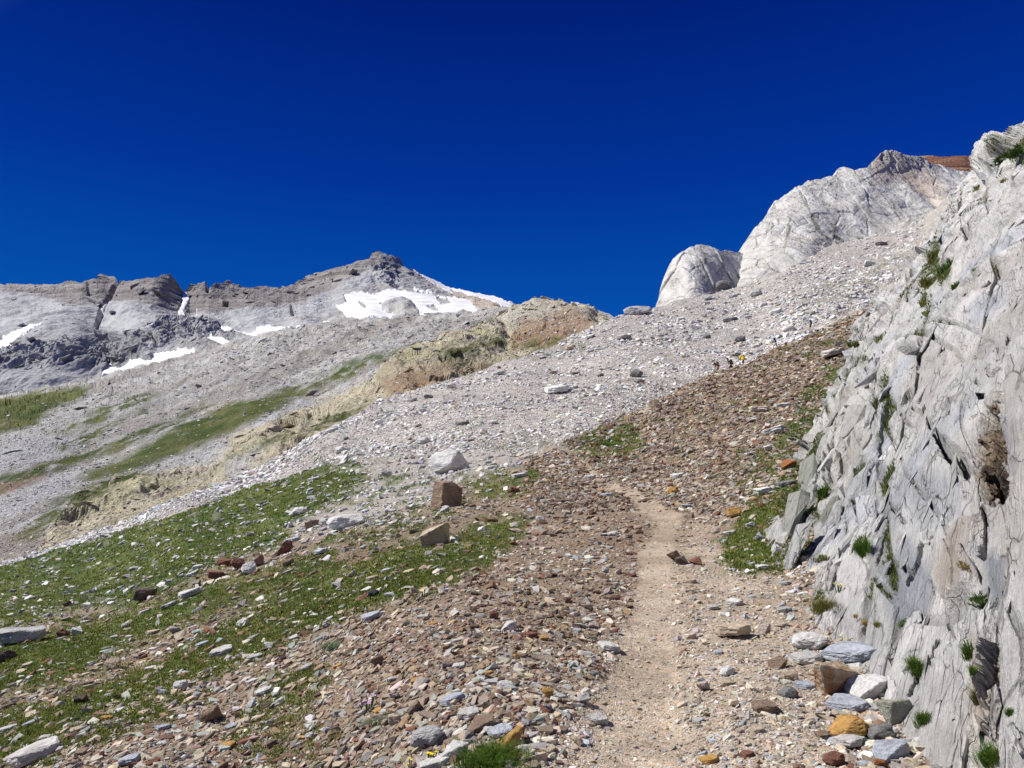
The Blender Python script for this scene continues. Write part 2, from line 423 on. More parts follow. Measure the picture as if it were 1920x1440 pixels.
colB = mix(colB, (.27, .21, .17), .4 * sstep(.25, .6, fbm(Pb * [.2, .2, .2], 3, 66)))
grB = np.zeros_like(PXb)
for poly, amt in [([(560, 860), (640, 835), (760, 830), (800, 850), (700, 870), (600, 885)], .35), ([(900, 830), (1000, 815), (1090, 830), (960, 850)], .4), ([(1480, 545), (1600, 520), (1690, 480), (1700, 500), (1600, 560), (1500, 580)], .3),
                  ([(980, 660), (1100, 640), (1120, 660), (1000, 680)], .3), ([(1180, 1000), (1200, 1000), (1200, 990)], .1)]:
    grB = np.maximum(grB, sstep(-14, 14, poly_sd(PXb, PYb, poly)) * np.clip(amt + .9 * fbm(np.stack([PXb / 22, PYb / 9, 0 * PXb], -1), 3, 71), 0, 1))
colB = mix(colB, (.11, .13, .05), grB)
M_scree = terrain_material('grey_scree', (0.9, 3.5), 0.3, 0.8, 0.25, pebble=((1.6, .6), (4.0, .5)))
B.build('scree_slope', M_scree, colB, back=((1, 2, -.5), (2, 6, -2.5), (3, 14, -8), (4, 30, -25)))

# ================================================================== YELLOW OUTCROP AND THE GREEN-BANDED SLOPE BEHIND
C_UP = lerp_poly([(-500, 800), (0, 742), (100, 724), (200, 703), (300, 682), (420, 646), (500, 625), (560, 612), (640, 600), (700, 596), (780, 592), (850, 588), (900, 580), (945, 577), (975, 571), (1000, 569), (1020, 571), (1055, 581), (1085, 583), (1110, 588), (1135, 592), (1165, 606), (1300, 640)])
C_LO = lerp_poly([(-500, 1240), (0, 1150), (250, 1040), (400, 985), (560, 905), (720, 815), (870, 765), (1040, 710), (1130, 665), (1300, 660)])
C_ctrl = [(-500, 810, 900), (0, 745, 900), (200, 706, 860), (420, 650, 820), (560, 615, 780), (700, 600, 700), (850, 590, 560), (945, 578, 430), (1000, 571, 390), (1060, 583, 370), (1135, 594, 340), (1165, 606, 320), (1300, 645, 300),
          (-500, 1240, 100), (0, 1060, 92), (80, 1038, 93), (250, 978, 102), (400, 918, 118), (560, 838, 148), (720, 755, 185), (940, 688, 235), (1040, 655, 260), (1130, 610, 285), (1300, 660, 260),
          (0, 920, 150), (0, 850, 260), (0, 800, 420), (200, 840, 270), (200, 780, 420), (400, 760, 360), (560, 720, 400), (640, 700, 370), (720, 690, 255), (720, 650, 400), (850, 640, 320), (830, 690, 225), (980, 640, 300), (960, 610, 350), (100, 960, 118), (250, 900, 150), (500, 790, 210)]
C = Sheet(-500, 1300, 900, C_UP, C_LO, 230, tps(C_ctrl), jag=1.6, seed=23)
PXc, PYc, Pc = C.PX, C.PY, C.P
yel_sd = poly_sd(PXc + 10 * fbm(Pc * .05, 3, 1), PYc + 8 * fbm(Pc * .06, 3, 2), [(60, 1060), (95, 985), (140, 930), (200, 905), (330, 885), (420, 835), (520, 790), (600, 745), (690, 720), (740, 690), (830, 645), (900, 612), (945, 590), (965, 568), (1060, 575), (1140, 590), (1170, 620), (940, 740), (560, 900), (250, 1040)])
yel = sstep(-8, 10, yel_sd)
wsc = np.clip(C.D / 250, .5, 3)
rock = ridged(Pc * [.10, .035, .16] / wsc[..., None] ** .6, 4, 3, .55)
f1, f2, cid = worley(np.stack([Pc[..., 0] * .10 + Pc[..., 1] * .02, Pc[..., 1] * .035, Pc[..., 2] * .16], -1), 3)
hC = 1.6 * wsc * fbm(Pc * [.02, .02, .03], 3, 5) + yel * (1.3 * (rock - 1.0) + 1.35 * cid * sstep(0, .1, f2 - f1)) + (1 - yel) * (1.5 * wsc * (ridged(Pc * [.05, .007, .05], 3, 4) - 1.0))
# the overhung lip over the scree
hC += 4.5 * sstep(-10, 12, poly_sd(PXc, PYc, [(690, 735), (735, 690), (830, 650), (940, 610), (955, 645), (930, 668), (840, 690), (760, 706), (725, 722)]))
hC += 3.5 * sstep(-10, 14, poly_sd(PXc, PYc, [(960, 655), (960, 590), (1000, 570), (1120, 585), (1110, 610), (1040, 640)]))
C.displace(hC)
ncl = fbm(Pc * [.012, .006, .03], 4, 81); nc2 = fbm(Pc * [.08, .05, .15], 4, 82)
diag = fbm(np.stack([(PXc + 2.1 * PYc) / 300, (PYc + .42 * PXc) / 16, 0 * PXc], -1), 4, 83)
colC = mix((.30, .285, .26), (.47, .465, .45), sstep(-.3, .3, diag + .6 * nc2 + .5 * fbm(np.stack([(PXc + 2.1 * PYc) / 60, (PYc + .42 * PXc) / 5, 0 * PXc], -1), 3, 84)))
colC = mix(colC, (.34, .29, .22), .4 * sstep(.1, .6, nc2 + .5 * ncl))
colY = mix((.41, .36, .25), (.55, .50, .37), sstep(-.4, .4, nc2)); colY = mix(colY, (.42, .40, .35), .6 * sstep(.0, .5, ncl + .5 * diag)); colY = mix(colY, (.40, .39, .22), .5 * sstep(.1, .5, fbm(Pc * [.04, .03, .06], 3, 88)))
colC = mix(colC, colY, yel)
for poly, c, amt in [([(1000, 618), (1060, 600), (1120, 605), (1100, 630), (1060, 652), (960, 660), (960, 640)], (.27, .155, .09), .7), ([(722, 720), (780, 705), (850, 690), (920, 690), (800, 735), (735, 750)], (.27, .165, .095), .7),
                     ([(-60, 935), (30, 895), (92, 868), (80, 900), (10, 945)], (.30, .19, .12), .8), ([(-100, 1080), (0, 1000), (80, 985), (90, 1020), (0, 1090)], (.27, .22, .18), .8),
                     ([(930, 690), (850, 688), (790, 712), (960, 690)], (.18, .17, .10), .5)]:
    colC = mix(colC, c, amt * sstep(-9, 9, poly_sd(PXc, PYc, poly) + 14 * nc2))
for poly, c in [([(-60, 970), (40, 915), (130, 885), (150, 905), (60, 950), (-60, 1010)], (.44, .44, .45)), ([(-60, 860), (80, 820), (160, 815), (120, 860), (0, 900), (-60, 905)], (.42, .42, .43)), ([(330, 880), (400, 840), (440, 835), (400, 870)], (.45, .45, .46)),
                ([(420, 880), (480, 850), (520, 845), (440, 900)], (.42, .42, .43))]:
    colC = mix(colC, c, .75 * sstep(-8, 8, poly_sd(PXc, PYc, poly) + 14 * nc2))
grC = np.zeros_like(PXc)
wx = 9 * fbm(Pc * [.03, .02, .05], 3, 91)
pat = fbm(np.stack([(PXc + PYc) / 24, (PYc + .35 * PXc) / 7, 0 * PXc], -1), 4, 95)
for poly, amt in [([(-300, 770), (0, 752), (90, 733), (170, 728), (160, 745), (100, 770), (60, 800), (0, 812), (-300, 860)], .95), ([(90, 815), (150, 790), (230, 745), (290, 736), (300, 745), (210, 785), (130, 818)], .45),
                  ([(150, 898), (240, 850), (330, 805), (430, 760), (530, 735), (560, 728), (560, 742), (490, 780), (430, 805), (350, 838), (260, 875), (170, 898)], 1.0),
                  ([(540, 735), (620, 700), (700, 665), (745, 653), (752, 660), (690, 690), (620, 720), (560, 745)], .6), ([(-100, 935), (0, 895), (120, 862), (215, 830), (330, 785), (400, 752), (330, 800), (220, 850), (100, 885), (0, 920)], .55),
                  ([(20, 1010), (130, 935), (220, 890), (300, 880), (250, 920), (140, 960), (60, 1015)], .55), ([(480, 858), (600, 800), (660, 765), (690, 765), (620, 800), (520, 845), (420, 880)], .5), ([(100, 840), (200, 800), (270, 770), (210, 810), (120, 850)], .4),
                  ([(890, 608), (920, 598), (935, 605), (910, 618), (880, 622)], .6), ([(820, 690), (900, 660), (945, 655), (930, 672), (860, 690)], .45), ([(590, 790), (650, 765), (700, 752), (640, 780)], .7), ([(980, 655), (1040, 645), (1060, 640), (1020, 658)], .7)]:
    grC = np.maximum(grC, sstep(-9, 7, poly_sd(PXc + wx, PYc + wx * .5, poly) + 6 * pat) * np.clip((amt + (.9 if amt > .8 else 1.1) * pat - .12) * 1.9, 0, 1))
gcol = mix((.065, .095, .02), (.15, .155, .05), sstep(-.3, .4, nc2 + ncl))
colC = mix(colC * 1.14, gcol, grC)
M_hill = terrain_material('outcrop_rock', (.3, 1.4), 0.45, 1.0, 1.6)
C.build('hillside', M_hill, colC, back=((1, 5, -1), (2, 15, -6), (3, 40, -25), (4, 90, -70)))

# ================================================================== THE MOUNTAIN WITH ITS SNOW
D_UP = lerp_poly([(-500, 560), (-200, 548), (0, 537), (40, 535), (110, 532), (165, 524), (200, 520), (216, 521), (222, 527), (262, 523), (300, 518), (318, 516), (330, 524), (342, 540), (347, 545), (356, 535), (386, 531), (392, 537), (425, 530), (445, 533), (456, 538), (505, 539),
                  (540, 538), (565, 528), (575, 518), (620, 505), (660, 494), (690, 484), (704, 476), (718, 475), (732, 479), (750, 490), (762, 500), (790, 515), (815, 527), (845, 541), (880, 548), (930, 558), (970, 573), (1060, 577), (1075, 570), (1095, 574), (1130, 588), (1160, 605), (1300, 640)])
D_LO = lerp_poly([(-500, 900), (0, 800), (300, 740), (560, 660), (850, 630), (1300, 660)])
D_ctrl = [(-500, 900, 900), (0, 800, 900), (300, 740, 880), (560, 660, 860), (850, 635, 820), (1300, 660, 800), (-500, 560, 1700), (0, 540, 1650), (110, 535, 1650), (180, 525, 1640), (214, 528, 1665), (265, 525, 1600), (320, 520, 1620), (345, 548, 1672), (386, 535, 1680), (450, 540, 1750), (540, 541, 1850),
          (620, 508, 1900), (715, 478, 1950), (760, 503, 1980), (845, 543, 2000), (930, 560, 1900), (970, 575, 1700), (1080, 572, 1500), (1160, 605, 1300),
          (0, 690, 960), (0, 650, 1080), (0, 610, 1250), (0, 580, 1400), (100, 700, 940), (150, 640, 1100), (205, 640, 1200), (190, 600, 1350), (130, 590, 1330), (250, 600, 1250), (250, 640, 1100), (330, 610, 1230), (345, 590, 1420), (250, 570, 1400), (250, 690, 950), (380, 650, 960), (320, 670, 950), (380, 610, 1250),
          (420, 590, 1430), (480, 610, 1150), (480, 580, 1450), (550, 590, 1350), (560, 610, 1050), (620, 560, 1600), (640, 595, 1150), (690, 600, 1050), (700, 545, 1650), (720, 510, 1800), (670, 520, 1780), (790, 545, 1700), (850, 575, 1400), (745, 580, 1330), (760, 600, 1100), (930, 575, 1500)]
D = Sheet(-500, 1300, 1000, D_UP, D_LO, 250, tps(D_ctrl), jag=2.2, seed=33)
PXd, PYd, Pd = D.PX, D.PY, D.P
strata = sstep(-6, 8, poly_sd(PXd, PYd + 5 * fbm(Pd * .01, 3, 7), [(-500, 540), (0, 530), (110, 525), (216, 512), (330, 508), (390, 525), (540, 530), (620, 497), (718, 465), (705, 500), (660, 525), (610, 548), (560, 572), (490, 577), (430, 582), (390, 592), (345, 592), (290, 574), (240, 566), (200, 572), (130, 575), (70, 556), (0, 548), (-500, 570)]))
crag = sstep(-10, 12, poly_sd(PXd + 8 * fbm(Pd * .012, 3, 6), PYd + 6 * fbm(Pd * .012, 3, 5), [(-500, 690), (0, 655), (90, 642), (150, 632), (230, 630), (290, 620), (290, 598), (350, 600), (440, 618), (460, 632), (380, 655), (300, 660), (240, 690), (200, 700), (90, 690), (0, 700), (-500, 760)]))
pk = sstep(-5, 8, poly_sd(PXd, PYd, [(690, 545), (700, 500), (722, 488), (742, 500), (752, 540), (740, 548), (720, 530)]))
smooth_r = sstep(-10, 20, PYd - (600 + 0 * PXd)) * (1 - crag) * sstep(400, 500, PXd)
SNOWS = [
    ([(628, 572), (650, 570), (646, 556), (664, 549), (702, 553), (729, 541), (765, 547), (810, 553), (845, 558), (880, 562), (902, 588), (860, 591), (820, 592), (812, 597), (790, 598), (786, 585), (778, 577), (770, 566), (752, 562), (732, 567), (714, 572), (716, 582), (728, 590), (742, 590), (734, 603), (716, 602), (700, 597), (668, 606), (648, 594)], [([(672, 566), (682, 568), (690, 578), (684, 580)]), ([(800, 576), (815, 575), (826, 583), (812, 585)]), ([(818, 558), (838, 562), (846, 568), (828, 572)])], 'broad white snowfield hanging under the grey pyramid peak', 3.0),
    ([(760, 498), (790, 511), (820, 527), (850, 541), (890, 548), (930, 556), (968, 573), (955, 584), (930, 570), (890, 558), (845, 552), (820, 540), (795, 522)], [([(845, 545), (870, 549), (876, 555), (850, 552)])], 'long thin snow strip running down the right skyline of the pyramid peak', 2.5),
    ([(0, 640), (25, 622), (50, 612), (82, 607), (60, 620), (40, 632), (28, 646), (18, 656), (-40, 662), (-90, 672), (-60, 655)], [], 'slanting snow patch on pale slabs at the left end of the ridge', 2.5),
    ([(190, 706), (194, 697), (205, 691), (205, 684), (212, 690), (232, 691), (245, 675), (262, 677), (285, 678), (292, 667), (330, 661), (365, 656), (370, 660), (340, 671), (300, 682), (240, 695)], [], 'long tapering snow strip along the foot of the dark crags', 2.5),
    ([(372, 640), (385, 634), (410, 635), (440, 643), (446, 648), (432, 651), (405, 645), (385, 644)], [], 'short curved snow patch just right of the dark crags', 2.5),
    ([(412, 615), (432, 614), (448, 622), (470, 626), (482, 620), (480, 613), (500, 612), (540, 615), (570, 613), (540, 622), (505, 628), (478, 631), (455, 628), (425, 627)], [], 'wide flat snow patch between the crags and the pyramid peak', 2.5),
    ([(345, 546), (352, 548), (356, 562), (350, 572), (345, 584), (349, 594), (338, 592), (333, 585), (342, 570), (340, 556)], [], 'narrow snow ribbon filling the gully in the brown banded wall', 3.0),
    ([(188, 578), (198, 568), (202, 565), (200, 573), (192, 580)], [], 'tiny snow scrap in the dark slanting gully of the wall', 3.0),
    ([(368, 580), (370, 580), (371, 592), (369, 594)], [], 'thin snow thread beside the gully ribbon', 3.0),
    ([(600, 604), (625, 602), (630, 606), (612, 609)], [([(0, 0), (1, 0), (0, 1)])], 'small snow scrap below the left end of the broad snowfield', 2.5),
    ([(775, 540), (800, 545), (815, 548), (812, 553), (790, 549), (775, 545)], [], 'small separate snow patch above the broad snowfield', 2.5),
]
r1 = ridged(Pd * [.009, .004, .012], 5, 11, .5); r2 = ridged(Pd * [.025, .007, .018], 4, 12, .6); lay = fbm(np.stack([Pd[..., 0] * .0015, Pd[..., 1] * .0015, (Pd[..., 2] + .06 * Pd[..., 0]) * .075], -1), 4, 13)
hD = 8 * (r1 - 1.0) * (1 - .6 * strata) * (1 - .6 * smooth_r) + crag * (11 * (r2 - 1.15) + 4 * (ridged(Pd * [.05, .015, .05], 3, 15) - 1)) + 10 * lay * strata + 3.5 * fbm(Pd * [.05, .015, .05], 3, 14) + pk * (12 * ridged(Pd * [.03, .02, .006], 4, 18) - 16)
# gullies that cut the wall
for ln, dep in (([(224, 522, 3), (208, 552, 5), (192, 580, 6), (182, 615, 6)], 16), ([(346, 540, 4), (350, 560, 12), (342, 575, 10), (338, 592, 9)], 7), ([(165, 528, 2), (168, 555, 4), (190, 575, 5)], 12), ([(390, 533, 2), (390, 545, 3)], 20), ([(548, 575, 2), (550, 590, 3)], 20), ([(285, 625, 3), (296, 650, 4)], 25)):
    hD = hD - dep * sstep(-5, 5, line_sd(PXd, PYd, ln))
hD = hD + 13 * sstep(-6, 18, poly_sd(PXd, PYd, [(714, 575), (730, 565), (755, 560), (775, 572), (785, 590), (760, 605), (720, 590)]))
snow_m = np.zeros_like(PXd)
for s_ in SNOWS:
    snow_m = np.maximum(snow_m, sstep(-7, 1, poly_sd(PXd, PYd, s_[0])))
    hD = hD * (1 - .93 * sstep(-3, 3, poly_sd(PXd, PYd, s_[0]) + 2 * fbm(Pd * .02, 2, 3)))
D.displace(hD)
nd1 = fbm(Pd * [.006, .004, .012], 4, 101); nd2 = fbm(Pd * [.03, .02, .05], 4, 102)
colD = mix((.33, .335, .345), (.43, .435, .445), sstep(-.4, .4, nd1 + .7 * nd2))
warm = sstep(-.2, .5, fbm(Pd * [.004, .003, .006], 3, 105) + (PXd - 700) / 700)
colD = mix(colD, (.38, .35, .30), .5 * warm)
vein = ridged(np.stack([Pd[..., 0] * .02 + .6 * nd2, Pd[..., 1] * .006, Pd[..., 2] * .011], -1), 3, 107)
colD = mix(colD, (.20, .20, .205), .55 * sstep(1.35, 1.62, vein) * (1 - strata) * sstep(-.1, .3, nd1 + .2))
line_c = mix((.19, .172, .162), (.30, .28, .262), sstep(-.45, .45, lay * 1.6 + .5 * nd2))
colD = mix(colD, line_c, strata * .92)
colD = mix(colD, (.19, .186, .182), crag * .7 * sstep(-.6, .4, nd2))
colD = mix(colD, (.22, .215, .21), .5 * sstep(-8, 5, poly_sd(PXd, PYd, [(700, 500), (716, 476), (740, 488), (752, 505), (735, 515)])))  # peak's darker side: its shade is put into the rock colour
colD = mix(colD, (.42, .35, .26), .7 * sstep(-6, 6, poly_sd(PXd, PYd, [(800, 535), (840, 545), (900, 560), (960, 575), (960, 590), (880, 590), (850, 560)]) + 8 * nd2))
M_mtn = terrain_material('mountain_limestone', (.035, .16), 0.22, 0.7, 4.0)
D.build('mountain', M_mtn, colD, back=((1, 25, -20), (2, 80, -80), (3, 200, -220)))

# snow lies on the mountain: each field its own slab
M_snow = (lambda m: m.done(m.mixc(m.n('MapRange', {'Value': m.n('TexNoise', {'Vector': m.n('NewGeometry').outputs['Position'], 'Scale': .035, 'Detail': 7.0, 'Roughness': .65}).outputs[0], 'From Min': .36, 'From Max': .58}).outputs[0], (.60, .585, .56, 1), (.84, .85, .86, 1)), .6, None, .3))(MT('old_snow'))
for poly, holes, lab, thick in SNOWS:
    x0, x1 = min(p[0] for p in poly) - 3, max(p[0] for p in poly) + 3; y0, y1 = min(p[1] for p in poly) - 3, max(p[1] for p in poly) + 3
    gx_, gy_ = np.meshgrid(np.arange(x0, x1, .75), np.arange(y0, y1, .6))
    w_ = 3.0 * fbm(np.stack([gx_ / 9, gy_ / 7, 0 * gx_ + 5], -1), 4, 77, .6)
    sd = poly_sd(gx_, gy_, poly) + w_
    for hp in holes: sd = np.minimum(sd, -poly_sd(gx_, gy_, hp) - w_)
    Ps, Ns = D.lookup(gx_.ravel(), gy_.ravel())
    lift = thick * (sstep(-.8, 2.0, sd.ravel()) * 1.6 - .5)
    eye = np.array([0, 0, CZ]) - Ps; eye /= np.linalg.norm(eye, axis=1, keepdims=True)
    Ps = Ps + (Ns * .5 + eye * .6 + np.array([0, 0, .3])) * lift[:, None]
    ny_, nx_ = gx_.shape; idx = np.arange(ny_ * nx_).reshape(ny_, nx_)
    Fq = np.stack([idx[1:, :-1], idx[1:, 1:], idx[:-1, 1:], idx[:-1, :-1]], -1).reshape(-1, 4)
    Fq = Fq[(sd.ravel()[Fq] > -.8).all(1)]
    if not len(Fq): continue
    u_, inv_ = np.unique(Fq, return_inverse=True)
    link('snow_patch', make_mesh('snow_patch', Ps[u_], inv_.reshape(-1, 4), M_snow, smooth=True), None, lab, 'snow patch', 'snow patches on the mountain')

# ================================================================== PALE CLIFFS AT THE HEAD OF THE SCREE
def far_cliff(name, pxr, nx, up, lo, ctrl, seed, label_tint):
    E = Sheet(pxr[0], pxr[1], nx, lerp_poly(up), lerp_poly(lo), 240, tps(ctrl), jag=1.8, seed=seed)
    P_ = E.P
    st = np.stack([P_[..., 0] * .22 + P_[..., 2] * .07, P_[..., 1] * .07, P_[..., 2] * .05], -1)
    h_ = 1.5 * fbm(P_ * .05, 3, seed) + .32 * (ridged(st, 5, seed + 1, .55) - 1) + .25 * fbm(P_ * .5, 3, seed + 2)
    f1, f2, cid = worley(np.stack([P_[..., 0] * .14 + P_[..., 2] * .05, P_[..., 1] * .05, P_[..., 2] * .045], -1), seed)
    h_ += .4 * cid - .3 * (1 - sstep(0, .07, f2 - f1))
    f1, f2, cid = worley(P_ * [.06, .03, .055] + .8 * fbm(P_ * .05, 2, seed + 7)[..., None] + 3, seed + 8)
    h_ += .5 * cid * sstep(0, .1, f2 - f1)
    return E, h_, st
E1, h1, s1 = far_cliff('cliff', (1215, 1420), 190, [(1215, 620), (1226, 585), (1233, 565), (1240, 545), (1247, 522), (1254, 500), (1262, 488), (1280, 474), (1298, 463), (1315, 457), (1330, 459), (1345, 468), (1352, 471), (1368, 469), (1384, 474), (1400, 478), (1420, 480)],
                       [(1215, 660), (1300, 610), (1420, 580)], [(1215, 620, 275), (1240, 545, 272), (1254, 500, 274), (1315, 460, 278), (1345, 470, 282), (1385, 476, 300), (1420, 480, 310), (1300, 600, 238), (1240, 600, 250), (1300, 530, 246), (1350, 550, 252), (1385, 545, 268), (1420, 580, 260), (1215, 660, 255), (1280, 500, 256)], 51, 0)
E1.displace(h1)
def cliff_colour(E, st, seed, streaks, rust):
    P_ = E.P
    n1 = fbm(st * [1, 1, .6], 4, seed + 3); n2 = fbm(P_ * .25, 4, seed + 4)
    c = mix((.44, .43, .405), (.57, .56, .535), sstep(-.4, .4, n1 + .6 * n2)); c = mix(c, (.50, .455, .385), .35 * sstep(.0, .5, fbm(P_ * .045, 3, seed + 5)))
    sd = np.maximum.reduce([line_sd(E.PX + 5 * n2, E.PY, s_) for s_ in streaks])
    c = mix(c, (.19, .18, .125), .8 * sstep(-1.5, 1.0, sd + 3.0 * n1))
    for poly, rc, amt in rust: c = mix(c, rc, amt * sstep(-8, 8, poly_sd(E.PX, E.PY, poly) + 16 * n2))
    return c
M_far = terrain_material('pale_limestone', (.3, 1.3), 0.2, 0.7, .6)
colE1 = cliff_colour(E1, s1, 51, [[(1313, 460, 1), (1320, 480, 2), (1320, 500, 2.5), (1327, 530, 2), (1333, 550, 3)], [(1318, 490, 1), (1305, 505, 1.5), (1305, 535, 1), (1297, 565, 1)], [(1352, 480, 1), (1354, 500, 2.5), (1350, 530, 1)]], [])
E1.build('cliff', M_far, colE1,
         back=((1, 6, -1), (2, 16, -8), (3, 30, -40)))
E2, h2, s2 = far_cliff('cliff', (1355, 1960), 420, [(1355, 545), (1372, 515), (1383, 485), (1393, 468), (1403, 452), (1412, 438), (1428, 418), (1441, 402), (1452, 380), (1470, 366), (1497, 346), (1515, 339), (1548, 333), (1566, 330), (1570, 320), (1580, 315), (1605, 317), (1628, 313), (1634, 304), (1648, 290), (1658, 284), (1668, 284), (1690, 292), (1715, 296), (1740, 303), (1775, 314), (1810, 318), (1850, 320), (1960, 330)],
                       [(1355, 640), (1460, 600), (1560, 545), (1700, 515), (1800, 440), (1960, 420)], [(1355, 545, 300), (1383, 485, 306), (1441, 402, 318), (1497, 346, 328), (1570, 325, 335), (1660, 286, 340), (1740, 303, 352), (1810, 318, 360), (1960, 330, 370), (1380, 545, 262), (1460, 520, 258), (1560, 465, 285), (1640, 448, 295), (1700, 430, 300), (1760, 395, 310), (1800, 350, 330),
                        (1440, 460, 285), (1500, 420, 296), (1600, 380, 312), (1680, 340, 330), (1460, 600, 235), (1700, 515, 270), (1960, 420, 300), (1520, 470, 270)], 71, 0)
h2 += -1.2 * sstep(-8, 8, poly_sd(E2.PX, E2.PY, [(1690, 320), (1720, 330), (1750, 365), (1775, 400), (1740, 380), (1710, 350)]))
E2.displace(h2)
colE2 = cliff_colour(E2, s2, 71, [[(1500, 360, 1), (1505, 375, 3), (1518, 400, 3), (1535, 425, 7), (1545, 440, 5), (1572, 455, 2)], [(1482, 412, 3), (1476, 440, 4), (1472, 470, 2)], [(1500, 440, 2), (1502, 470, 3)], [(1560, 420, 6), (1568, 440, 4), (1585, 455, 1)], [(1545, 340, 1), (1540, 360, 1.5), (1545, 385, 1)], [(1425, 425, 1), (1415, 470, 1.5)],
                                                [(1668, 375, 1), (1680, 405, 1.5)], [(1452, 385, 1), (1460, 420, 1.5)]],
         [([(1630, 300), (1665, 284), (1720, 300), (1760, 330), (1780, 370), (1770, 400), (1730, 370), (1690, 340), (1640, 345)], (.50, .42, .34), .6), ([(1700, 320), (1720, 330), (1745, 360), (1730, 360)], (.42, .33, .26), .6)])
E2.build('cliff', M_far, colE2, back=((1, 8, -1), (2, 20, -9), (3, 35, -40)))
# the rust-brown ridge that shows above them
R_ = Sheet(1690, 1960, 160, lerp_poly([(1690, 300), (1712, 294), (1740, 293), (1780, 294), (1800, 292), (1840, 291), (1960, 285)]), lerp_poly([(1690, 345), (1960, 380)]), 60, tps([(1690, 300, 480), (1840, 291, 480), (1960, 285, 480), (1690, 345, 420), (1960, 380, 400), (1800, 320, 440)]), jag=1.2, seed=91)
nr = fbm(np.stack([R_.P[..., 0] * .03, R_.P[..., 1] * .03, R_.P[..., 2] * .4], -1), 4, 5)
R_.displace(1.6 * nr)
R_.build('rust_ridge', M_far, mix(mix((.13, .06, .04), (.23, .115, .07), sstep(-.4, .4, nr)), (.36, .28, .17), .8 * sstep(.3, .45, nr)), back=((1, 8, -1), (2, 30, -12)))
# ================================================================== THE ROCK FACE ON THE RIGHT
FN = np.array([-1, .21, .859]); FN /= np.linalg.norm(FN)
FE1 = np.array([.2055, .9787, 0.0]); FE2 = np.cross(FE1, FN); FE2 *= np.sign(FE2[2])
FS = FE2 + 1.5 * FE1; FS /= np.linalg.norm(FS); FW = np.cross(FN, FS); FW *= np.sign(FW[0])
FXL = lerp_poly([(60, 2010), (150, 1965), (200, 1945), (232, 1918), (245, 1898), (250, 1880), (256, 1866), (270, 1862), (280, 1846), (292, 1838), (312, 1834), (330, 1818), (352, 1800), (380, 1783), (400, 1772), (430, 1752), (470, 1732), (500, 1704), (530, 1684),
                 (560, 1655), (590, 1626), (615, 1606), (650, 1596), (680, 1590), (700, 1572), (740, 1560), (770, 1545), (800, 1530), (840, 1512), (870, 1500), (890, 1494), (920, 1484), (950, 1474), (980, 1466), (1010, 1463), (1040, 1464), (1080, 1470), (1110, 1470), (1170, 1440), (1300, 1420), (1560, 1400)])
FD0 = 1.79 / np.linalg.norm([-1, .21, .859])                 # how far the eye is from the slab
FF0 = np.array([0, 0, CZ]) - FN * FD0                         # foot of the perpendicular
class Face:
    """the slab in polar coordinates about the point of it nearest the eye, so that its facets shrink evenly with distance"""
    def __init__(s):
        py = np.linspace(70, 1110, 400); px = FXL(py)
        rx, rz = rays(px, py); inv = np.maximum((rx - .21 - .859 * rz) / 1.79, 1 / 62)
        E_ = world_at(px, py, 1 / inv)
        es, ew = (E_ - FF0) @ FS, (E_ - FF0) @ FW
        phi_e, rho_e = np.arctan2(ew, es), np.hypot(es, ew)
        o = np.argsort(phi_e); phi_e, rho_e = phi_e[o], rho_e[o]
        s.phi = np.linspace(-1.15, 1.05, 1000); nr = 1080
        re = np.interp(s.phi, phi_e, rho_e)
        re = re * (1.05 + .11 * fbm(np.stack([s.phi * 16, s.phi * 0, s.phi * 0 + 2], -1), 5, 3, .6))
        t = np.linspace(0, 1, nr)
        lr = np.log(1.5) + (np.log(re * 1.35)[:, None] - np.log(1.5)) * t[None]
        rho = np.exp(lr); s.rho = rho
        over = np.clip(rho / re[:, None] - 1.0, 0, None)
        q = FF0 + (rho * np.cos(s.phi)[:, None])[..., None] * FS + (rho * np.sin(s.phi)[:, None])[..., None] * FW
        s.curl = (.9 * over + 6 * over ** 2) * rho                         # beyond its left edge the rock turns back into the hill
        s.P = q - FN * s.curl[..., None]
        s.PX, s.PY, _ = project(q); s.D = np.maximum(q[..., 1], 1.2)
        s.N = grid_normals(s.P)
    def finish(s):
        """screen index of the finished surface, for standing things on it"""
        X, Y_, dd = project(s.P)
        s.tab = {}
        ok = (X > 1380) & (X < 1990) & (Y_ > 150) & (Y_ < 1480)
        s.cx, s.cy, s.cd = X[ok], Y_[ok], dd[ok]; s.cp, s.cnn = s.P[ok], s.N[ok]
    def lookup(s, px, py):
        px = np.atleast_1d(np.asarray(px, float)); py = np.atleast_1d(np.asarray(py, float)); R, M = [], []
        for x, y in zip(px, py):
            d = np.hypot(s.cx - x, s.cy - y); c = np.where(d < max(6, d.min() + 1))[0]
            i = c[np.argmin(s.cd[c] + .02 * d[c])]
            R.append(s.cp[i]); M.append(s.cnn[i])
        return np.array(R), np.array(M)
Fc = Face()
PXf, PYf, Pf = Fc.PX, Fc.PY, Fc.P.copy()
cs, cw, cn = Pf @ FS, Pf @ FW, Pf @ FN
amp = np.clip(Fc.D / 5.0, .6, 8) ** .6
kk = 1 / np.clip(Fc.D / 5.0, .7, 4) ** .5
wz = np.zeros_like(cs)
big = fbm(np.stack([cs * .22, cw * .55, wz], -1), 3, 201)
broken = np.clip(sstep(1690, 1560, PXf + (PYf - 900) * .12) + .6 * sstep(.05, .45, big), 0, 1)
def billow(p, o, sd_): 
    p = np.asarray(p, float); a_, t_ = 1.0, 0
    for k_ in range(o): t_ = t_ + a_ * np.sqrt(np.abs(noise3(p, sd_ + 7 * k_)) + .002); p = p * 2.1; a_ *= .5
    return t_
wq = cw + .35 * fbm(np.stack([cs * .4 * kk, cw * .6 * kk, wz], -1), 3, 241)
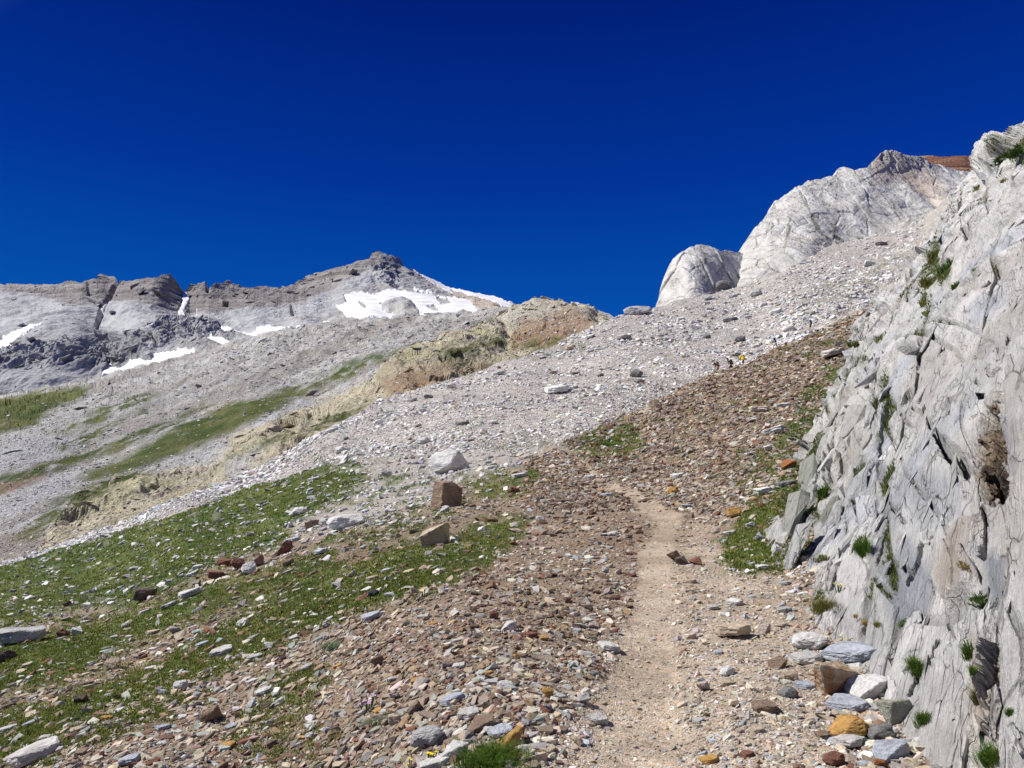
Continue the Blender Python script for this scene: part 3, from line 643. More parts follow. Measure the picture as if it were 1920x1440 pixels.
b1 = billow(np.stack([cs * .30 * kk, wq * 1.1 * kk, wz], -1), 4, 243); b2 = billow(np.stack([cs * .9 * kk + wq * .8, wq * 3.4 * kk, wz + 3], -1), 3, 245); b3 = billow(np.stack([cs * 1.1 * kk - wq * 1.4, wq * 1.2 * kk, wz + 3], -1), 3, 247)
hF = .20 * big + .12 * (b1 - .8) * (.35 + .8 * broken) + .055 * (b2 - .7) * (.12 + broken) + .07 * (b3 - .7) * (.2 + .8 * broken)
hF += .02 * fbm(np.stack([cs * 1.5 * kk, cw * 2.5 * kk, wz], -1), 3, 217)
za = np.abs(noise3(np.stack([cs * .22 * kk, wq * 1.25 * kk, wz + 11], -1), 251)); zb = np.abs(noise3(np.stack([cs * .8 * kk + wq * .9, wq * .75 * kk, wz + 15], -1), 253)); zc = np.abs(noise3(np.stack([cs * .5 * kk, wq * 3.6 * kk, wz + 19], -1), 255))
gate = sstep(-.25, .15, fbm(np.stack([cs * .5 * kk, cw * .9 * kk, wz + 21], -1), 2, 257))
joint = np.maximum.reduce([sstep(.036, .008, za) * (.35 + .65 * gate), .8 * sstep(.03, .008, zb) * gate, .6 * sstep(.045, .012, zc) * gate * (.4 + .6 * broken)])
hF *= amp
hF += .22 * np.exp(-(((PXf - 1490) / 60) ** 2 + ((PYf - 1040) / 110) ** 2)) * (Fc.D < 14)
# single features: pillars, ledges, hollow with crumbled brown rock
def bump_poly(poly, d, soft):
    return d * sstep(-soft, soft, poly_sd(PXf + 4 * fbm(np.stack([PXf / 14, PYf / 14, wz], -1), 3, 5), PYf + 4 * fbm(np.stack([PXf / 14, PYf / 14, wz + 3], -1), 3, 6), poly))
hollow = bump_poly([(1812, 880), (1832, 800), (1850, 772), (1884, 764), (1890, 830), (1880, 880), (1868, 915), (1848, 935), (1822, 925)], 1, 5)
hF += -.10 * hollow + hollow * (.11 * worley(np.stack([PXf / 15, PYf / 17], -1), 9)[2] + .05 * worley(np.stack([PXf / 6, PYf / 7], -1), 19)[2])
hF += bump_poly([(1850, 760), (1872, 732), (1890, 760), (1905, 800), (1890, 860), (1884, 780), (1860, 772)], .07, 4)
hF += bump_poly([(1818, 1195), (1835, 1150), (1885, 1150), (1895, 1250), (1893, 1340), (1875, 1370), (1850, 1372), (1838, 1330), (1836, 1250)], .085, 5)
hF += bump_poly([(1780, 1230), (1800, 1180), (1822, 1160), (1838, 1240), (1836, 1330), (1800, 1440), (1740, 1440), (1750, 1330)], .035, 6)
hF += bump_poly([(1740, 1080), (1760, 1010), (1800, 962), (1822, 968), (1828, 1030), (1818, 1090), (1770, 1130)], .06, 6)
hF += bump_poly([(1900, 700), (1925, 640), (2100, 600), (2100, 1560), (1905, 1560), (1880, 1300), (1892, 1100)], .10, 7)
hF += bump_poly([(1840, 330), (1846, 280), (1866, 258), (1900, 262), (1915, 290), (1880, 300)], .9, 4)
# deep cracks that undercut their upper lip
CRACKS = [([(1738, 784, 3), (1752, 800, 7), (1768, 828, 10), (1784, 856, 17), (1798, 878, 14)], .30), ([(1776, 822, 3), (1795, 842, 8), (1806, 872, 7)], .22), ([(1848, 905, 8), (1852, 892, 24), (1842, 918, 16)], .3), ([(1668, 938, 2), (1682, 958, 6), (1696, 978, 3)], .2),
          ([(1676, 910, 2), (1690, 921, 3)], .12), ([(1684, 752, 3), (1700, 730, 7), (1704, 727, 3)], .25), ([(1708, 762, 2), (1722, 770, 7), (1728, 758, 3)], .22), ([(1703, 664, 4), (1712, 655, 7), (1730, 640, 6)], .5), ([(1845, 690, 4), (1856, 700, 9), (1870, 690, 5)], .25),
          ([(1818, 700, 2), (1830, 725, 8), (1840, 742, 9)], .25), ([(1838, 1316, 2), (1842, 1350, 3.5), (1856, 1368, 3), (1874, 1384, 4)], .12), ([(1896, 1230, 2), (1896, 1300, 3), (1886, 1360, 6), (1876, 1390, 5), (1872, 1420, 2)], .12), ([(1752, 1196, 3), (1745, 1215, 6), (1738, 1238, 4)], .14),
          ([(1766, 1155, 2), (1778, 1188, 4)], .12), ([(1700, 1300, 2), (1712, 1262, 5)], .08), ([(1590, 1010, 2), (1602, 960, 4), (1600, 925, 3)], .2), ([(1566, 1120, 2), (1585, 1060, 4), (1592, 1010, 3)], .2), ([(1640, 1050, 2), (1655, 1000, 3), (1662, 960, 2)], .15), ([(1560, 800, 2), (1580, 752, 4), (1600, 735, 2)], .5),
          ([(1614, 870, 2), (1628, 830, 4), (1640, 780, 3), (1655, 745, 3)], .35), ([(1660, 1040, 2), (1690, 1060, 5), (1705, 1062, 4)], .15), ([(1700, 560, 2), (1712, 500, 4), (1722, 480, 2)], .9), ([(1840, 372, 2), (1846, 330, 5)], .7), ([(1832, 345, 2), (1838, 322, 4)], .7), ([(1745, 600, 2), (1760, 560, 3)], .5),
          ([(1880, 640, 2), (1884, 625, 3)], .2), ([(1640, 700, 2), (1650, 660, 4), (1662, 640, 2)], .6), ([(1538, 900, 2), (1552, 850, 4), (1560, 830, 2)], .25), ([(1510, 1090, 2), (1520, 1030, 3), (1528, 980, 2)], .15), ([(1720, 1010, 2), (1708, 1050, 3), (1690, 1085, 2)], .12), ([(1735, 1075, 2), (1760, 1012, 4), (1796, 966, 6)], .10),
          ([(1900, 1010, 2), (1892, 1100, 3), (1896, 1200, 2)], .1), ([(1828, 940, 4), (1836, 970, 5), (1834, 1040, 3)], .14), ([(1856, 520, 2), (1862, 480, 3)], .3), ([(1800, 470, 2), (1812, 430, 4)], .45)]
cr = np.zeros_like(cs)
wj = 4 * fbm(np.stack([PXf / 12, PYf / 16, wz], -1), 3, 33)
for ln, dep in CRACKS: cr = np.maximum(cr, dep * sstep(-2.5, 2.5, line_sd(PXf + wj, PYf + .5 * wj, ln)))

cr = np.maximum(cr, .055 * amp * joint)
under = (-FW * .9 + FS * .55)
Fc.P = Pf + Fc.N * hF[..., None] + (-FN * .75 + under * .7) * cr[..., None]
Fc.N = grid_normals(Fc.P)
c1 = fbm(np.stack([cs * .5, cw * 1.1, wz], -1), 4, 221); c2 = fbm(np.stack([cs * .8 * kk, cw * 9 * kk, wz], -1), 4, 223); c3 = fbm(np.stack([cs * .45, cw * .8, wz + 7], -1), 3, 225)
colF = mix((.37, .365, .355), (.49, .48, .46), sstep(-.45, .45, c1 + .5 * c2))
colF = mix(colF, (.33, .345, .375), .75 * sstep(.05, .4, c3)) * (1 - .32 * (sstep(.62, .38, b2) * (.4 + .6 * broken)))[..., None] * (1.50 * (1 - .45 * joint))[..., None]
colF = mix(colF, (.45, .405, .36), .5 * sstep(.05, .4, -c3 + .3 * c1))
def tint(poly, c, amt, soft=14):
    global colF
    colF = mix(colF, c, amt * sstep(-soft, soft, poly_sd(PXf, PYf, poly) + 16 * c2))
tint([(1825, 1030), (1885, 1010), (1900, 1060), (1885, 1130), (1850, 1140), (1835, 1090)], (.27, .29, .33), .8)
tint([(1880, 850), (1905, 800), (1915, 900), (1885, 930)], (.30, .32, .36), .8)
tint([(1750, 1080), (1765, 1010), (1800, 962), (1822, 970), (1822, 1080), (1775, 1120)], (.47, .40, .335), .8)
tint([(1838, 1200), (1890, 1200), (1893, 1340), (1870, 1370), (1845, 1360)], (.50, .42, .345), .75)
tint([(1640, 1060), (1700, 1010), (1740, 1080), (1720, 1140), (1660, 1150)], (.32, .345, .39), .75)
tint([(1700, 900), (1780, 880), (1790, 960), (1720, 990)], (.36, .385, .42), .6)
tint([(1480, 880), (1560, 760), (1640, 700), (1600, 900), (1500, 1080)], (.43, .42, .37), .35)
colF = mix(colF, mix((.12, .085, .06), (.36, .27, .19), sstep(-.4, .5, worley(np.stack([PXf / 11, PYf / 12], -1), 9)[2])), hollow)
moss = np.zeros_like(cs); mz = fbm(np.stack([cs * 1.2 * kk, cw * 5 * kk, wz + 2], -1), 4, 231)
for poly, amt in [([(1480, 960), (1500, 890), (1520, 880), (1512, 930), (1490, 990)], .7), ([(1585, 955), (1575, 930), (1605, 925), (1612, 945)], .5), ([(1545, 1150), (1535, 1120), (1570, 1110), (1580, 1140), (1560, 1165)], .4), ([(1588, 900), (1600, 840), (1612, 850), (1600, 900)], .6), ([(1640, 780), (1652, 720), (1668, 690), (1664, 740), (1648, 800)], .7), ([(1725, 540), (1735, 470), (1762, 440), (1765, 470), (1755, 510), (1738, 560), (1722, 600)], .55),
                  ([(1752, 510), (1772, 480), (1785, 490), (1770, 520), (1755, 535)], .5), ([(1618, 640), (1650, 610), (1662, 615), (1640, 660), (1610, 720)], .4), ([(1600, 1030), (1635, 1000), (1632, 1040), (1612, 1050)], .5), ([(1500, 860), (1540, 790), (1555, 780), (1530, 850), (1505, 900)], .4), ([(1885, 300), (1915, 255), (1990, 200), (1990, 330), (1920, 310)], .45), ([(1520, 920), (1545, 880), (1555, 900), (1530, 960)], .4)]:
    moss = np.maximum(moss, sstep(-6, 8, poly_sd(PXf, PYf, poly)) * np.clip(amt + 1.1 * mz, 0, 1))
moss = np.clip(np.maximum(np.maximum(moss, .75 * joint * sstep(.0, .3, mz + .25 * big) * sstep(1250, 1000, PYf)), .7 * broken * sstep(.6, .38, b2) * sstep(.0, .35, fbm(np.stack([cs * .3, cw * .5, wz], -1), 3, 233)) * sstep(1120, 1000, PYf)), 0, 1)
colF = mix(colF, (.105, .125, .04), moss * .9)
suvF = np.stack([cs * .22, cw, cn], -1)
M_face = (lambda: None)
def face_material():
    m = MT('foliated_limestone')
    col = m.n('Attribute', attribute_name='Col').outputs['Color']; co = m.n('Attribute', attribute_name='suv').outputs['Vector']
    n1 = m.n('TexNoise', {'Vector': co, 'Scale': 7.0, 'Detail': 8.0, 'Roughness': .68}).outputs[0]
    n2 = m.n('TexNoise', {'Vector': co, 'Scale': 32.0, 'Detail': 6.0, 'Roughness': .65}).outputs[0]
    pos = m.n('NewGeometry').outputs['Position']
    n3 = m.n('TexNoise', {'Vector': pos, 'Scale': 45.0, 'Detail': 5.0, 'Roughness': .7}).outputs[0]
    v = m.math('DIVIDE', m.math('ADD', m.math('ADD', n1, n2), n3), 3.0)
    f = m.n('MapRange', {'Value': v, 'From Min': .36, 'From Max': .64, 'To Min': .70, 'To Max': 1.28}).outputs[0]
    c = m.mixc(1.0, col, m.n('CombineColor', {0: f, 1: f, 2: f}).outputs[0], 'MULTIPLY')
    dk = m.n('MapRange', {'Value': m.n('TexNoise', {'Vector': co, 'Scale': 13.0, 'Detail': 4.0, 'Roughness': .6}).outputs[0], 'From Min': .59, 'From Max': .72, 'To Min': 0.0, 'To Max': .45}).outputs[0]
    c = m.mixc(dk, c, (.2, .205, .21, 1))
    fl = m.n('TexNoise', {'Vector': m.n('Mapping', {'Vector': co, 'Scale': (2.2, 20.0, 9.0)}).outputs[0], 'Scale': 3.0, 'Detail': 5.0, 'Roughness': .65}).outputs[0]
    c = m.mixc(m.n('MapRange', {'Value': fl, 'From Min': .60, 'From Max': .68, 'To Min': 0.0, 'To Max': .42}).outputs[0], c, m.mixc(1.0, c, (.45, .44, .43, 1), 'MULTIPLY'))
    n2 = m.math('SUBTRACT', n2, fl)
    wv = m.n('VectorMath', {0: co, 1: m.n('VectorMath', {0: m.n('TexNoise', {'Vector': co, 'Scale': 4.0, 'Detail': 4.0}).outputs['Color'], 'Scale': .22}, operation='SCALE').outputs[0]}, operation='ADD').outputs[0]
    for vs_, wd_, am_ in ((4.2, .03, .62), (11.0, .035, .45)):
        ed = m.n('TexVoronoi', {'Vector': wv, 'Scale': vs_, 'Randomness': 1.0}, feature='DISTANCE_TO_EDGE').outputs['Distance']
        gt = m.n('MapRange', {'Value': m.n('TexNoise', {'Vector': co, 'Scale': vs_ * .6, 'Detail': 3.0}).outputs[0], 'From Min': .47, 'From Max': .58}).outputs[0]
        ln_ = m.math('MULTIPLY', m.n('MapRange', {'Value': ed, 'From Min': 0.0, 'From Max': wd_, 'To Min': 1.0, 'To Max': 0.0}).outputs[0], gt)
        c = m.mixc(m.math('MULTIPLY', ln_, am_), c, (.13, .12, .105, 1)); n1 = m.math('SUBTRACT', n1, m.math('MULTIPLY', ln_, .5))
    hh = m.math('ADD', m.math('ADD', m.math('MULTIPLY', n1, 1.2), n2), m.math('MULTIPLY', n3, .7))
    nb = m.n('Bump', {'Height': hh, 'Strength': 1.0, 'Distance': .05}).outputs[0]
    return m.done(c, .85, nb, .25)
M_face = face_material()
ny_, nx_ = Fc.P.shape[:2]; ii = np.arange(ny_ * nx_).reshape(ny_, nx_)
Fq = np.stack([ii[1:, :-1], ii[1:, 1:], ii[:-1, 1:], ii[:-1, :-1]], -1).reshape(-1, 4)
Fc.finish()
def hull(points):
    bm = bmesh.new()
    for p in points: bm.verts.new(p)
    r = bmesh.ops.convex_hull(bm, input=bm.verts)
    bmesh.ops.delete(bm, geom=[v for v in bm.verts if not v.link_faces], context='VERTS')
    return bm
def face_plates(n, keep, slen, swid, sth, tilt1, tilt2, lift):
    """angular flakes of the same rock that break the face: elongated along its grain, let into it"""
    ni, nj = Fc.P.shape[:2]
    i = RNG.integers(2, ni - 2, n); j = (RNG.random(n) ** .75 * (nj * .97)).astype(int) + 3
    vis = (Fc.curl[i, j] <= 0) & (Fc.PX[i, j] < 1975) & (Fc.PX[i, j] > 1380) & (Fc.PX[i, j] < 2050) & (Fc.PY[i, j] > 120) & (Fc.PY[i, j] < 1520)
    k_ = vis & (RNG.random(n) < keep(i, j)); i, j = i[k_], j[k_]; n = len(i)
    P_, D_ = Fc.P[i, j], np.clip(Fc.D[i, j] / 5, .5, 7) ** .7
    C_ = colF[i, j] * RNG.uniform(.82, 1.2, (n, 1)); 
    a1, a2 = RNG.normal(size=n) * tilt1, RNG.normal(size=n) * tilt2; a3 = RNG.normal(size=n) * .22
    X = FS[None] * np.cos(a3)[:, None] + FW[None] * np.sin(a3)[:, None]; Yv = np.cross(FN[None], X)
    Z = FN[None] * np.cos(a1)[:, None] + Yv * np.sin(a1)[:, None]; Yv = np.cross(Z, X)
    X2 = X * np.cos(a2)[:, None] + Z * np.sin(a2)[:, None]; Z = np.cross(X2, Yv); X = X2
    s3 = np.stack([RNG.uniform(*slen, n) * D_, RNG.uniform(*swid, n) * D_, RNG.uniform(*sth, n) * D_], -1)
    protos = []
    for q in range(10):
        v = RNG.normal(size=(14, 3)); v = np.sign(v) * np.abs(v) ** .5; v /= np.abs(v).max(1, keepdims=True); v *= RNG.uniform(.65, 1, (14, 1)) * .5
        v[:, 1] *= 1 - .5 * np.abs(v[:, 0]) * 2 * RNG.random()
        bm = hull([tuple(x) for x in v]); bmesh.ops.triangulate(bm, faces=bm.faces); bm.verts.index_update()
        protos.append((np.array([x.co[:] for x in bm.verts]), np.array([[x.index for x in f.verts] for f in bm.faces]))); bm.free()
    w = RNG.integers(0, 10, n); R_ = np.stack([X, Yv, Z], -1); Vs, Ts, Cs, off = [], [], [], 0
    for q, (V, T) in enumerate(protos):
        m_ = w == q; c_ = int(m_.sum())
        if not c_: continue
        W = np.einsum('kij,knj->kni', R_[m_], V[None] * s3[m_][:, None]) + (P_[m_] + FN * (lift * s3[m_][:, 2])[:, None])[:, None]
        Vs.append(W.reshape(-1, 3)); Ts.append((T[None] + (np.arange(c_) * len(V))[:, None, None] + off).reshape(-1, 3)); off += c_ * len(V); Cs.append(np.repeat(C_[m_], len(V), 0))
    V = np.concatenate(Vs); return V, np.concatenate(Ts), np.concatenate(Cs)
sets = [face_plates(26000, lambda i, j: .034 * broken[i, j] ** 1.5, (.3, 1.6), (.06, .28), (.05, .16), .15, .07, -.22),
        face_plates(40000, lambda i, j: .05 * broken[i, j] ** 2, (.08, .34), (.03, .09), (.03, .08), .28, .16, -.1),
        face_plates(40000, lambda i, j: .03 * (1 - .7 * broken[i, j]) * (1 - hollow[i, j]), (.18, .8), (.03, .16), (.02, .06), .16, .05, -.22), face_plates(60000, lambda i, j: .9 * hollow[i, j], (.02, .06), (.02, .05), (.02, .05), .8, .8, .2)]
off = 0; Vp, Tp, Cp = [], [], []
for V, T, c_ in sets: Vp.append(V); Tp.append(T + off); Cp.append(c_); off += len(V)
Vp, Tp, Cp = np.concatenate(Vp), np.concatenate(Tp), np.concatenate(Cp)
QF = np.concatenate([Fq[:, [0, 1, 2]], Fq[:, [0, 2, 3]], Tp + Fc.P.shape[0] * Fc.P.shape[1]])
VF = np.concatenate([Fc.P.reshape(-1, 3), Vp]); CF = np.concatenate([colF.reshape(-1, 3), Cp])
SF = np.stack([VF @ FS * .22, VF @ FW, VF @ FN], -1)
link('rock_face', make_mesh('rock_face', VF, QF, M_face, np.clip(CF, .01, .9), SF), 'structure')

BASE = lerp_poly([(500, 1710), (590, 1626), (650, 1596), (740, 1560), (870, 1500), (980, 1490), (1040, 1510), (1110, 1530), (1170, 1545), (1200, 1575), (1240, 1640), (1310, 1670), (1400, 1700), (1600, 1730)])

# ================================================================== STONES
def stone_points(form, n):
    if form == 'slab':
        k = n // 2 + 1; a0 = RNG.uniform(0, 6.28); pts = []
        for i in range(k):
            a = a0 + 6.283 * (i + RNG.uniform(-.3, .3)) / k; r = RNG.uniform(.36, .55)
            for z in (-.12, .12):
                rr = r * RNG.uniform(.8, 1.0)
                pts.append((rr * math.cos(a), rr * math.sin(a) * .8, z + RNG.uniform(-.06, .06)))
        return pts
    if form == 'block':
        v = RNG.normal(size=(n, 3)); v = np.sign(v) * np.abs(v) ** .45
        v = v / np.abs(v).max(1, keepdims=True) * RNG.uniform(.72, 1.0, (n, 1))
        return [tuple(x) for x in v * [.5, .42, .32]]
    v = RNG.normal(size=(n, 3)); v /= np.linalg.norm(v, axis=1, keepdims=True)
    return [tuple(x) for x in v * [.5, .45, .4]]
PROTO = []
for form, n, k in (('slab', 9, 7), ('block', 13, 6), ('slab', 12, 4), ('round', 13, 2)):
    for _ in range(k):
        bm = hull(stone_points(form, n)); bmesh.ops.triangulate(bm, faces=bm.faces)
        bm.verts.index_update()
        V = np.array([v.co[:] for v in bm.verts]); T = np.array([[v.index for v in f.verts] for f in bm.faces]); bm.free()
        PROTO.append((V, T, form))

def stone_material(name, per_object, stain=None):
    m = MT(name)
    if per_object:
        col = m.n('ObjectInfo').outputs['Color']; co = m.n('TexCoord').outputs['Object']; sc = (2.6, 9.0, 30.0)
        rnd = m.n('ObjectInfo').outputs['Random']
        co = m.n('VectorMath', {0: co, 1: m.n('CombineXYZ', {0: m.math('MULTIPLY', rnd, 40.0), 1: m.math('MULTIPLY', rnd, 17.0), 2: 0.0}).outputs[0]}, operation='ADD').outputs[0]
    else:
        col = m.n('Attribute', attribute_name='Col').outputs['Color']; co = m.n('NewGeometry').outputs['Position']; sc = (6.0, 22.0, 60.0)
    n1 = m.n('TexNoise', {'Vector': co, 'Scale': sc[0], 'Detail': 6.0, 'Roughness': .65}).outputs[0]
    n2 = m.n('TexNoise', {'Vector': co, 'Scale': sc[1], 'Detail': 5.0, 'Roughness': .7}).outputs[0]
    f = m.n('MapRange', {'Value': m.math('ADD', n1, m.math('MULTIPLY', n2, .7)), 'From Min': .6, 'From Max': 1.1, 'To Min': .68, 'To Max': 1.28}).outputs[0]
    c = m.mixc(1.0, col, m.n('CombineColor', {0: f, 1: f, 2: f}).outputs[0], 'MULTIPLY')
    if per_object:
        mp = m.n('Mapping', {'Vector': co, 'Scale': (2.0, 3.0, 14.0)}).outputs[0]
        lay_ = m.n('TexNoise', {'Vector': mp, 'Scale': 1.6, 'Detail': 5.0, 'Roughness': .6}).outputs[0]
        c = m.mixc(m.n('MapRange', {'Value': lay_, 'From Min': .52, 'From Max': .66, 'To Min': 0.0, 'To Max': .45}).outputs[0], c, m.mixc(1.0, c, (.62, .6, .6, 1), 'MULTIPLY'))
        n1 = m.math('ADD', n1, lay_)
    if stain:
        s1 = m.n('TexNoise', {'Vector': co, 'Scale': 3.4, 'Detail': 5.0, 'Roughness': .6, 'Distortion': .8}).outputs[0]
        c = m.mixc(m.n('MapRange', {'Value': s1, 'From Min': .42, 'From Max': .6, 'To Min': 0.0, 'To Max': .85}).outputs[0], c, (*stain, 1))
    nb = m.n('Bump', {'Height': m.math('ADD', n1, n2), 'Strength': .6, 'Distance': .06 if per_object else .02}).outputs[0]
    return m.done(c, .85, nb, .25)
M_stuff = stone_material('loose_stone', False)
M_stone = stone_material('stone', True)
M_rusty = stone_material('rust_stained_stone', True, (.30, .14, .045))

def basis(n, tilt):
    """random frames whose third axis follows the normals n, tilted a little"""
    k = len(n)
    z = n + RNG.normal(size=(k, 3)) * tilt; z /= np.linalg.norm(z, axis=1, keepdims=True)
    t = RNG.normal(size=(k, 3)); x = t - (t * z).sum(1, keepdims=True) * z; x /= np.linalg.norm(x, axis=1, keepdims=True)
    return np.stack([x, np.cross(z, x), z], -1)
def scatter(name, P, N, size, cols, label, tilt=.28, flat=(.45, .95), sink=.06, protos=PROTO):
    Vs, Ts, Cs, off = [], [], [], 0
    which = RNG.integers(0, len(protos), len(P))
    for i, (V, T, form) in enumerate(protos):
        s = which == i; k = int(s.sum())
        if not k: continue
        R = basis(N[s], tilt); sc3 = np.stack([size[s] * RNG.uniform(.8, 1.25, k), size[s] * RNG.uniform(.6, 1.05, k), size[s] * RNG.uniform(*flat, k)], -1)
        W = np.einsum('kij,knj->kni', R, V[None] * sc3[:, None]) + (P[s] + N[s] * (size[s] * sink)[:, None])[:, None]
        Vs.append(W.reshape(-1, 3)); Ts.append((T[None] + (np.arange(k) * len(V))[:, None, None] + off).reshape(-1, 3)); off += k * len(V)
        Cs.append(np.repeat(cols[s], len(V), 0))
    me = make_mesh(name, np.concatenate(Vs), np.concatenate(Ts), M_stuff, np.concatenate(Cs))
    return link(name, me, 'stuff', label, 'scree')
def palette(n, cols, wts, jit=.18):
    c = np.array(cols)[RNG.choice(len(cols), n, p=np.array(wts) / sum(wts))]
    return np.clip(c * (1 + RNG.normal(size=(n, 1)) * jit) * (1 + RNG.normal(size=(n, 3)) * .04), .02, .8)
BROWN = ([(.36, .28, .205), (.25, .18, .13), (.18, .105, .075), (.20, .085, .055), (.36, .345, .325), (.54, .50, .445), (.40, .405, .415), (.38, .25, .15), (.46, .375, .29), (.30, .265, .235)], [20, 16, 9, 4, 12, 10, 2.5, 2.5, 18, 9])
GREY = ([(.44, .43, .41), (.54, .53, .505), (.33, .325, .315), (.48, .44, .38), (.39, .40, .42), (.60, .59, .57)], [30, 26, 14, 9, 10, 8])
GRAVEL = ([(.42, .35, .27), (.35, .29, .22), (.48, .44, .38), (.40, .39, .37), (.52, .49, .45), (.28, .20, .15), (.36, .38, .41)], [26, 18, 18, 16, 10, 6, 6])
def pareto(n, a, top): return np.minimum((1 - RNG.random(n)) ** (-1 / a), top)

# --- the foreground hillside
def sample_A(n, x0, x1, y0, y1, keep):
    px = RNG.uniform(x0, x1, n); py = y0 + (y1 - y0) * RNG.random(n) ** 1.12
    U = np.interp(px, A.px, A.U)
    ok = (py > U + 1) & (px < BASE(py) + 30)
    px, py = px[ok], py[ok]
    fx = np.clip((px - A.px[0]) / (A.px[1] - A.px[0]), 0, A.nx - 1).astype(int)
    fy = np.clip((py - np.interp(px, A.px, A.U)) / (1900 - np.interp(px, A.px, A.U)) * (A.ny - 1), 0, A.ny - 1).astype(int)
    g, pt, gr, gv = A.grass[fy, fx], A.path[fy, fx], A.grey[fy, fx], A.grav[fy, fx]
    k = RNG.random(len(px)) < keep(g, pt, gr, gv)
    return px[k], py[k], g[k], pt[k], gr[k], gv[k]
px, py, g, pt, gr, gv = sample_A(140000, -420, 1950, 560, 1600, lambda g, p, r, v: (1 - .96 * p) * (1 - .80 * g) * (1 - .55 * v))
P_, N_ = A.lookup(px, py); Yp = P_[:, 1]
sz = (.0082 + .0021 * Yp) * pareto(len(px), 1.85, 4.8) * (1 + .35 * fbm(P_ * .7, 2, 401)) * np.where(gv > .5, .72, 1) * np.where(g > .4, 1.1, 1) * np.where(pt > .3, .5, 1)
cb, cg, cv = palette(len(px), *BROWN), palette(len(px), *GREY), palette(len(px), *GRAVEL)
pick = RNG.random(len(px)); cb = cb * [.95, 1.0, 1.0]
cb = cb * (1 + .30 * np.clip(fbm(P_ * [.5, .35, .5], 3, 403) * 1.6, -1, 1))[:, None]; rdd = sstep(.05, .35, fbm(P_ * [.35, .25, .35], 3, 405)); cb = cb * (1 - rdd[:, None] * np.array([.12, .17, .20]))
cc = np.where((pick < gr)[:, None], cg, np.where((RNG.random(len(px)) < gv * .85)[:, None], cv, cb))
cc = np.where(((g > .5) & (gr > .3))[:, None], palette(len(px), *GREY), cc)
scatter('scree_stones', P_, N_, sz, cc, 'loose brown, tan and grey stones covering the hillside around the path')
# --- coarser rubble towards the crest
px, py, g, pt, gr, gv = sample_A(60000, 980, 1700, 580, 960, lambda g, p, r, v: (1 - .95 * p) * (1 - .9 * g) * (r < .4))
P_, N_ = A.lookup(px, py); sz = (.012 + .0029 * P_[:, 1]) * pareto(len(px), 2.3, 3.2)
scatter('crest_rubble', P_, N_, sz, palette(len(px), *BROWN) * (.78 + .25 * np.clip(fbm(P_ * [.2, .15, .2], 3, 407) * 1.6, -1, 1))[:, None] * [.97, .94, .90], 'coarse red-brown and tan rubble on the slope below the crest')
# --- white stones that lie in the turf
px, py, g, pt, gr, gv = sample_A(30000, -420, 1650, 600, 1500, lambda g, p, r, v: .35 * (g > .3) * (r > .25) + .05 * (g > .3) + .55 * (r > .4) * (g < .3))
P_, N_ = A.lookup(px, py); sz = (.014 + .0031 * P_[:, 1]) * pareto(len(px), 2.0, 3.2)
scatter('meadow_stones', P_, N_, sz, palette(len(px), *GREY), 'small whitish stones lying scattered in the green turf', sink=.12)
# --- fine grit between them
px, py, g, pt, gr, gv = sample_A(60000, 700, 1750, 880, 1560, lambda g, p, r, v: (.25 + .75 * v) * (1 - .45 * p) * (1 - g))
P_, N_ = A.lookup(px, py); sz = (.004 + .0012 * P_[:, 1]) * pareto(len(px), 2.6, 4)
scatter('gravel', P_, N_, sz, palette(len(px), *GRAVEL), 'fine tan gravel strewn on and beside the path')
# --- the grey fan
n = 75000
px = RNG.uniform(-380, 1900, n); bu = np.interp(px, B.px, B.U); au = np.interp(px, A.px, A.U)
py = bu + (np.minimum(au + 6, 1150) - bu) * RNG.random(n)
ok = (au > bu + 2) & (px < BASE(py) + 25)
px, py = px[ok], py[ok]
P_, N_ = B.lookup(px, py)
fb = fbm(P_ * [.09, .05, .09], 3, 411)
sz = .0017 * P_[:, 1] * pareto(len(px), 2.1, 5) * (1 + np.clip(fb * 1.1, -.4, .5)) * (1 - .25 * sstep(150, 260, P_[:, 1]))
scatter('grey_scree_stones', P_, N_, sz, palette(len(px), GREY[0] + [(.30, .22, .17)], GREY[1] + [3]) * (1.20 + .22 * np.clip(fbm(P_ * [.05, .03, .05], 3, 413) * 1.5, -1, 1))[:, None], 'loose pale grey stones covering the scree fan', tilt=.3, flat=(.4, .9))
def facets(name, P, N, size, cols, mat, flat=(.25, .6), sink=-.12, tilt=.3):
    """broken ledges of the same rock let into a rock mass"""
    Vs, Ts, Cs, off = [], [], [], 0
    pr = [p_ for p_ in PROTO if p_[2] == 'block']; which = RNG.integers(0, len(pr), len(P))
    for i, (V, T, _) in enumerate(pr):
        s = which == i; k = int(s.sum())
        if not k: continue
        R = basis(N[s], tilt); s3 = np.stack([size[s] * RNG.uniform(.7, 1.6, k), size[s] * RNG.uniform(.5, 1.0, k), size[s] * RNG.uniform(*flat, k)], -1)
        W = np.einsum('kij,knj->kni', R, V[None] * s3[:, None]) + (P[s] + N[s] * (s3[:, 2] * sink)[:, None])[:, None]
        Vs.append(W.reshape(-1, 3)); Ts.append((T[None] + (np.arange(k) * len(V))[:, None, None] + off).reshape(-1, 3)); off += k * len(V); Cs.append(np.repeat(cols[s], len(V), 0))
    V = np.concatenate(Vs); link(name, make_mesh(name, V, np.concatenate(Ts), mat, np.clip(np.concatenate(Cs), .02, .9), V), 'structure')
def pick_on(S, C_, prob, n):
    i, j = RNG.integers(2, S.ny - 2, n), RNG.integers(2, S.nx - 2, n); k = RNG.random(n) < prob[i, j]; i, j = i[k], j[k]
    return S.P[i, j], S.N[i, j], C_[i, j] * RNG.uniform(.85, 1.15, (len(i), 1)), S.D[i, j]
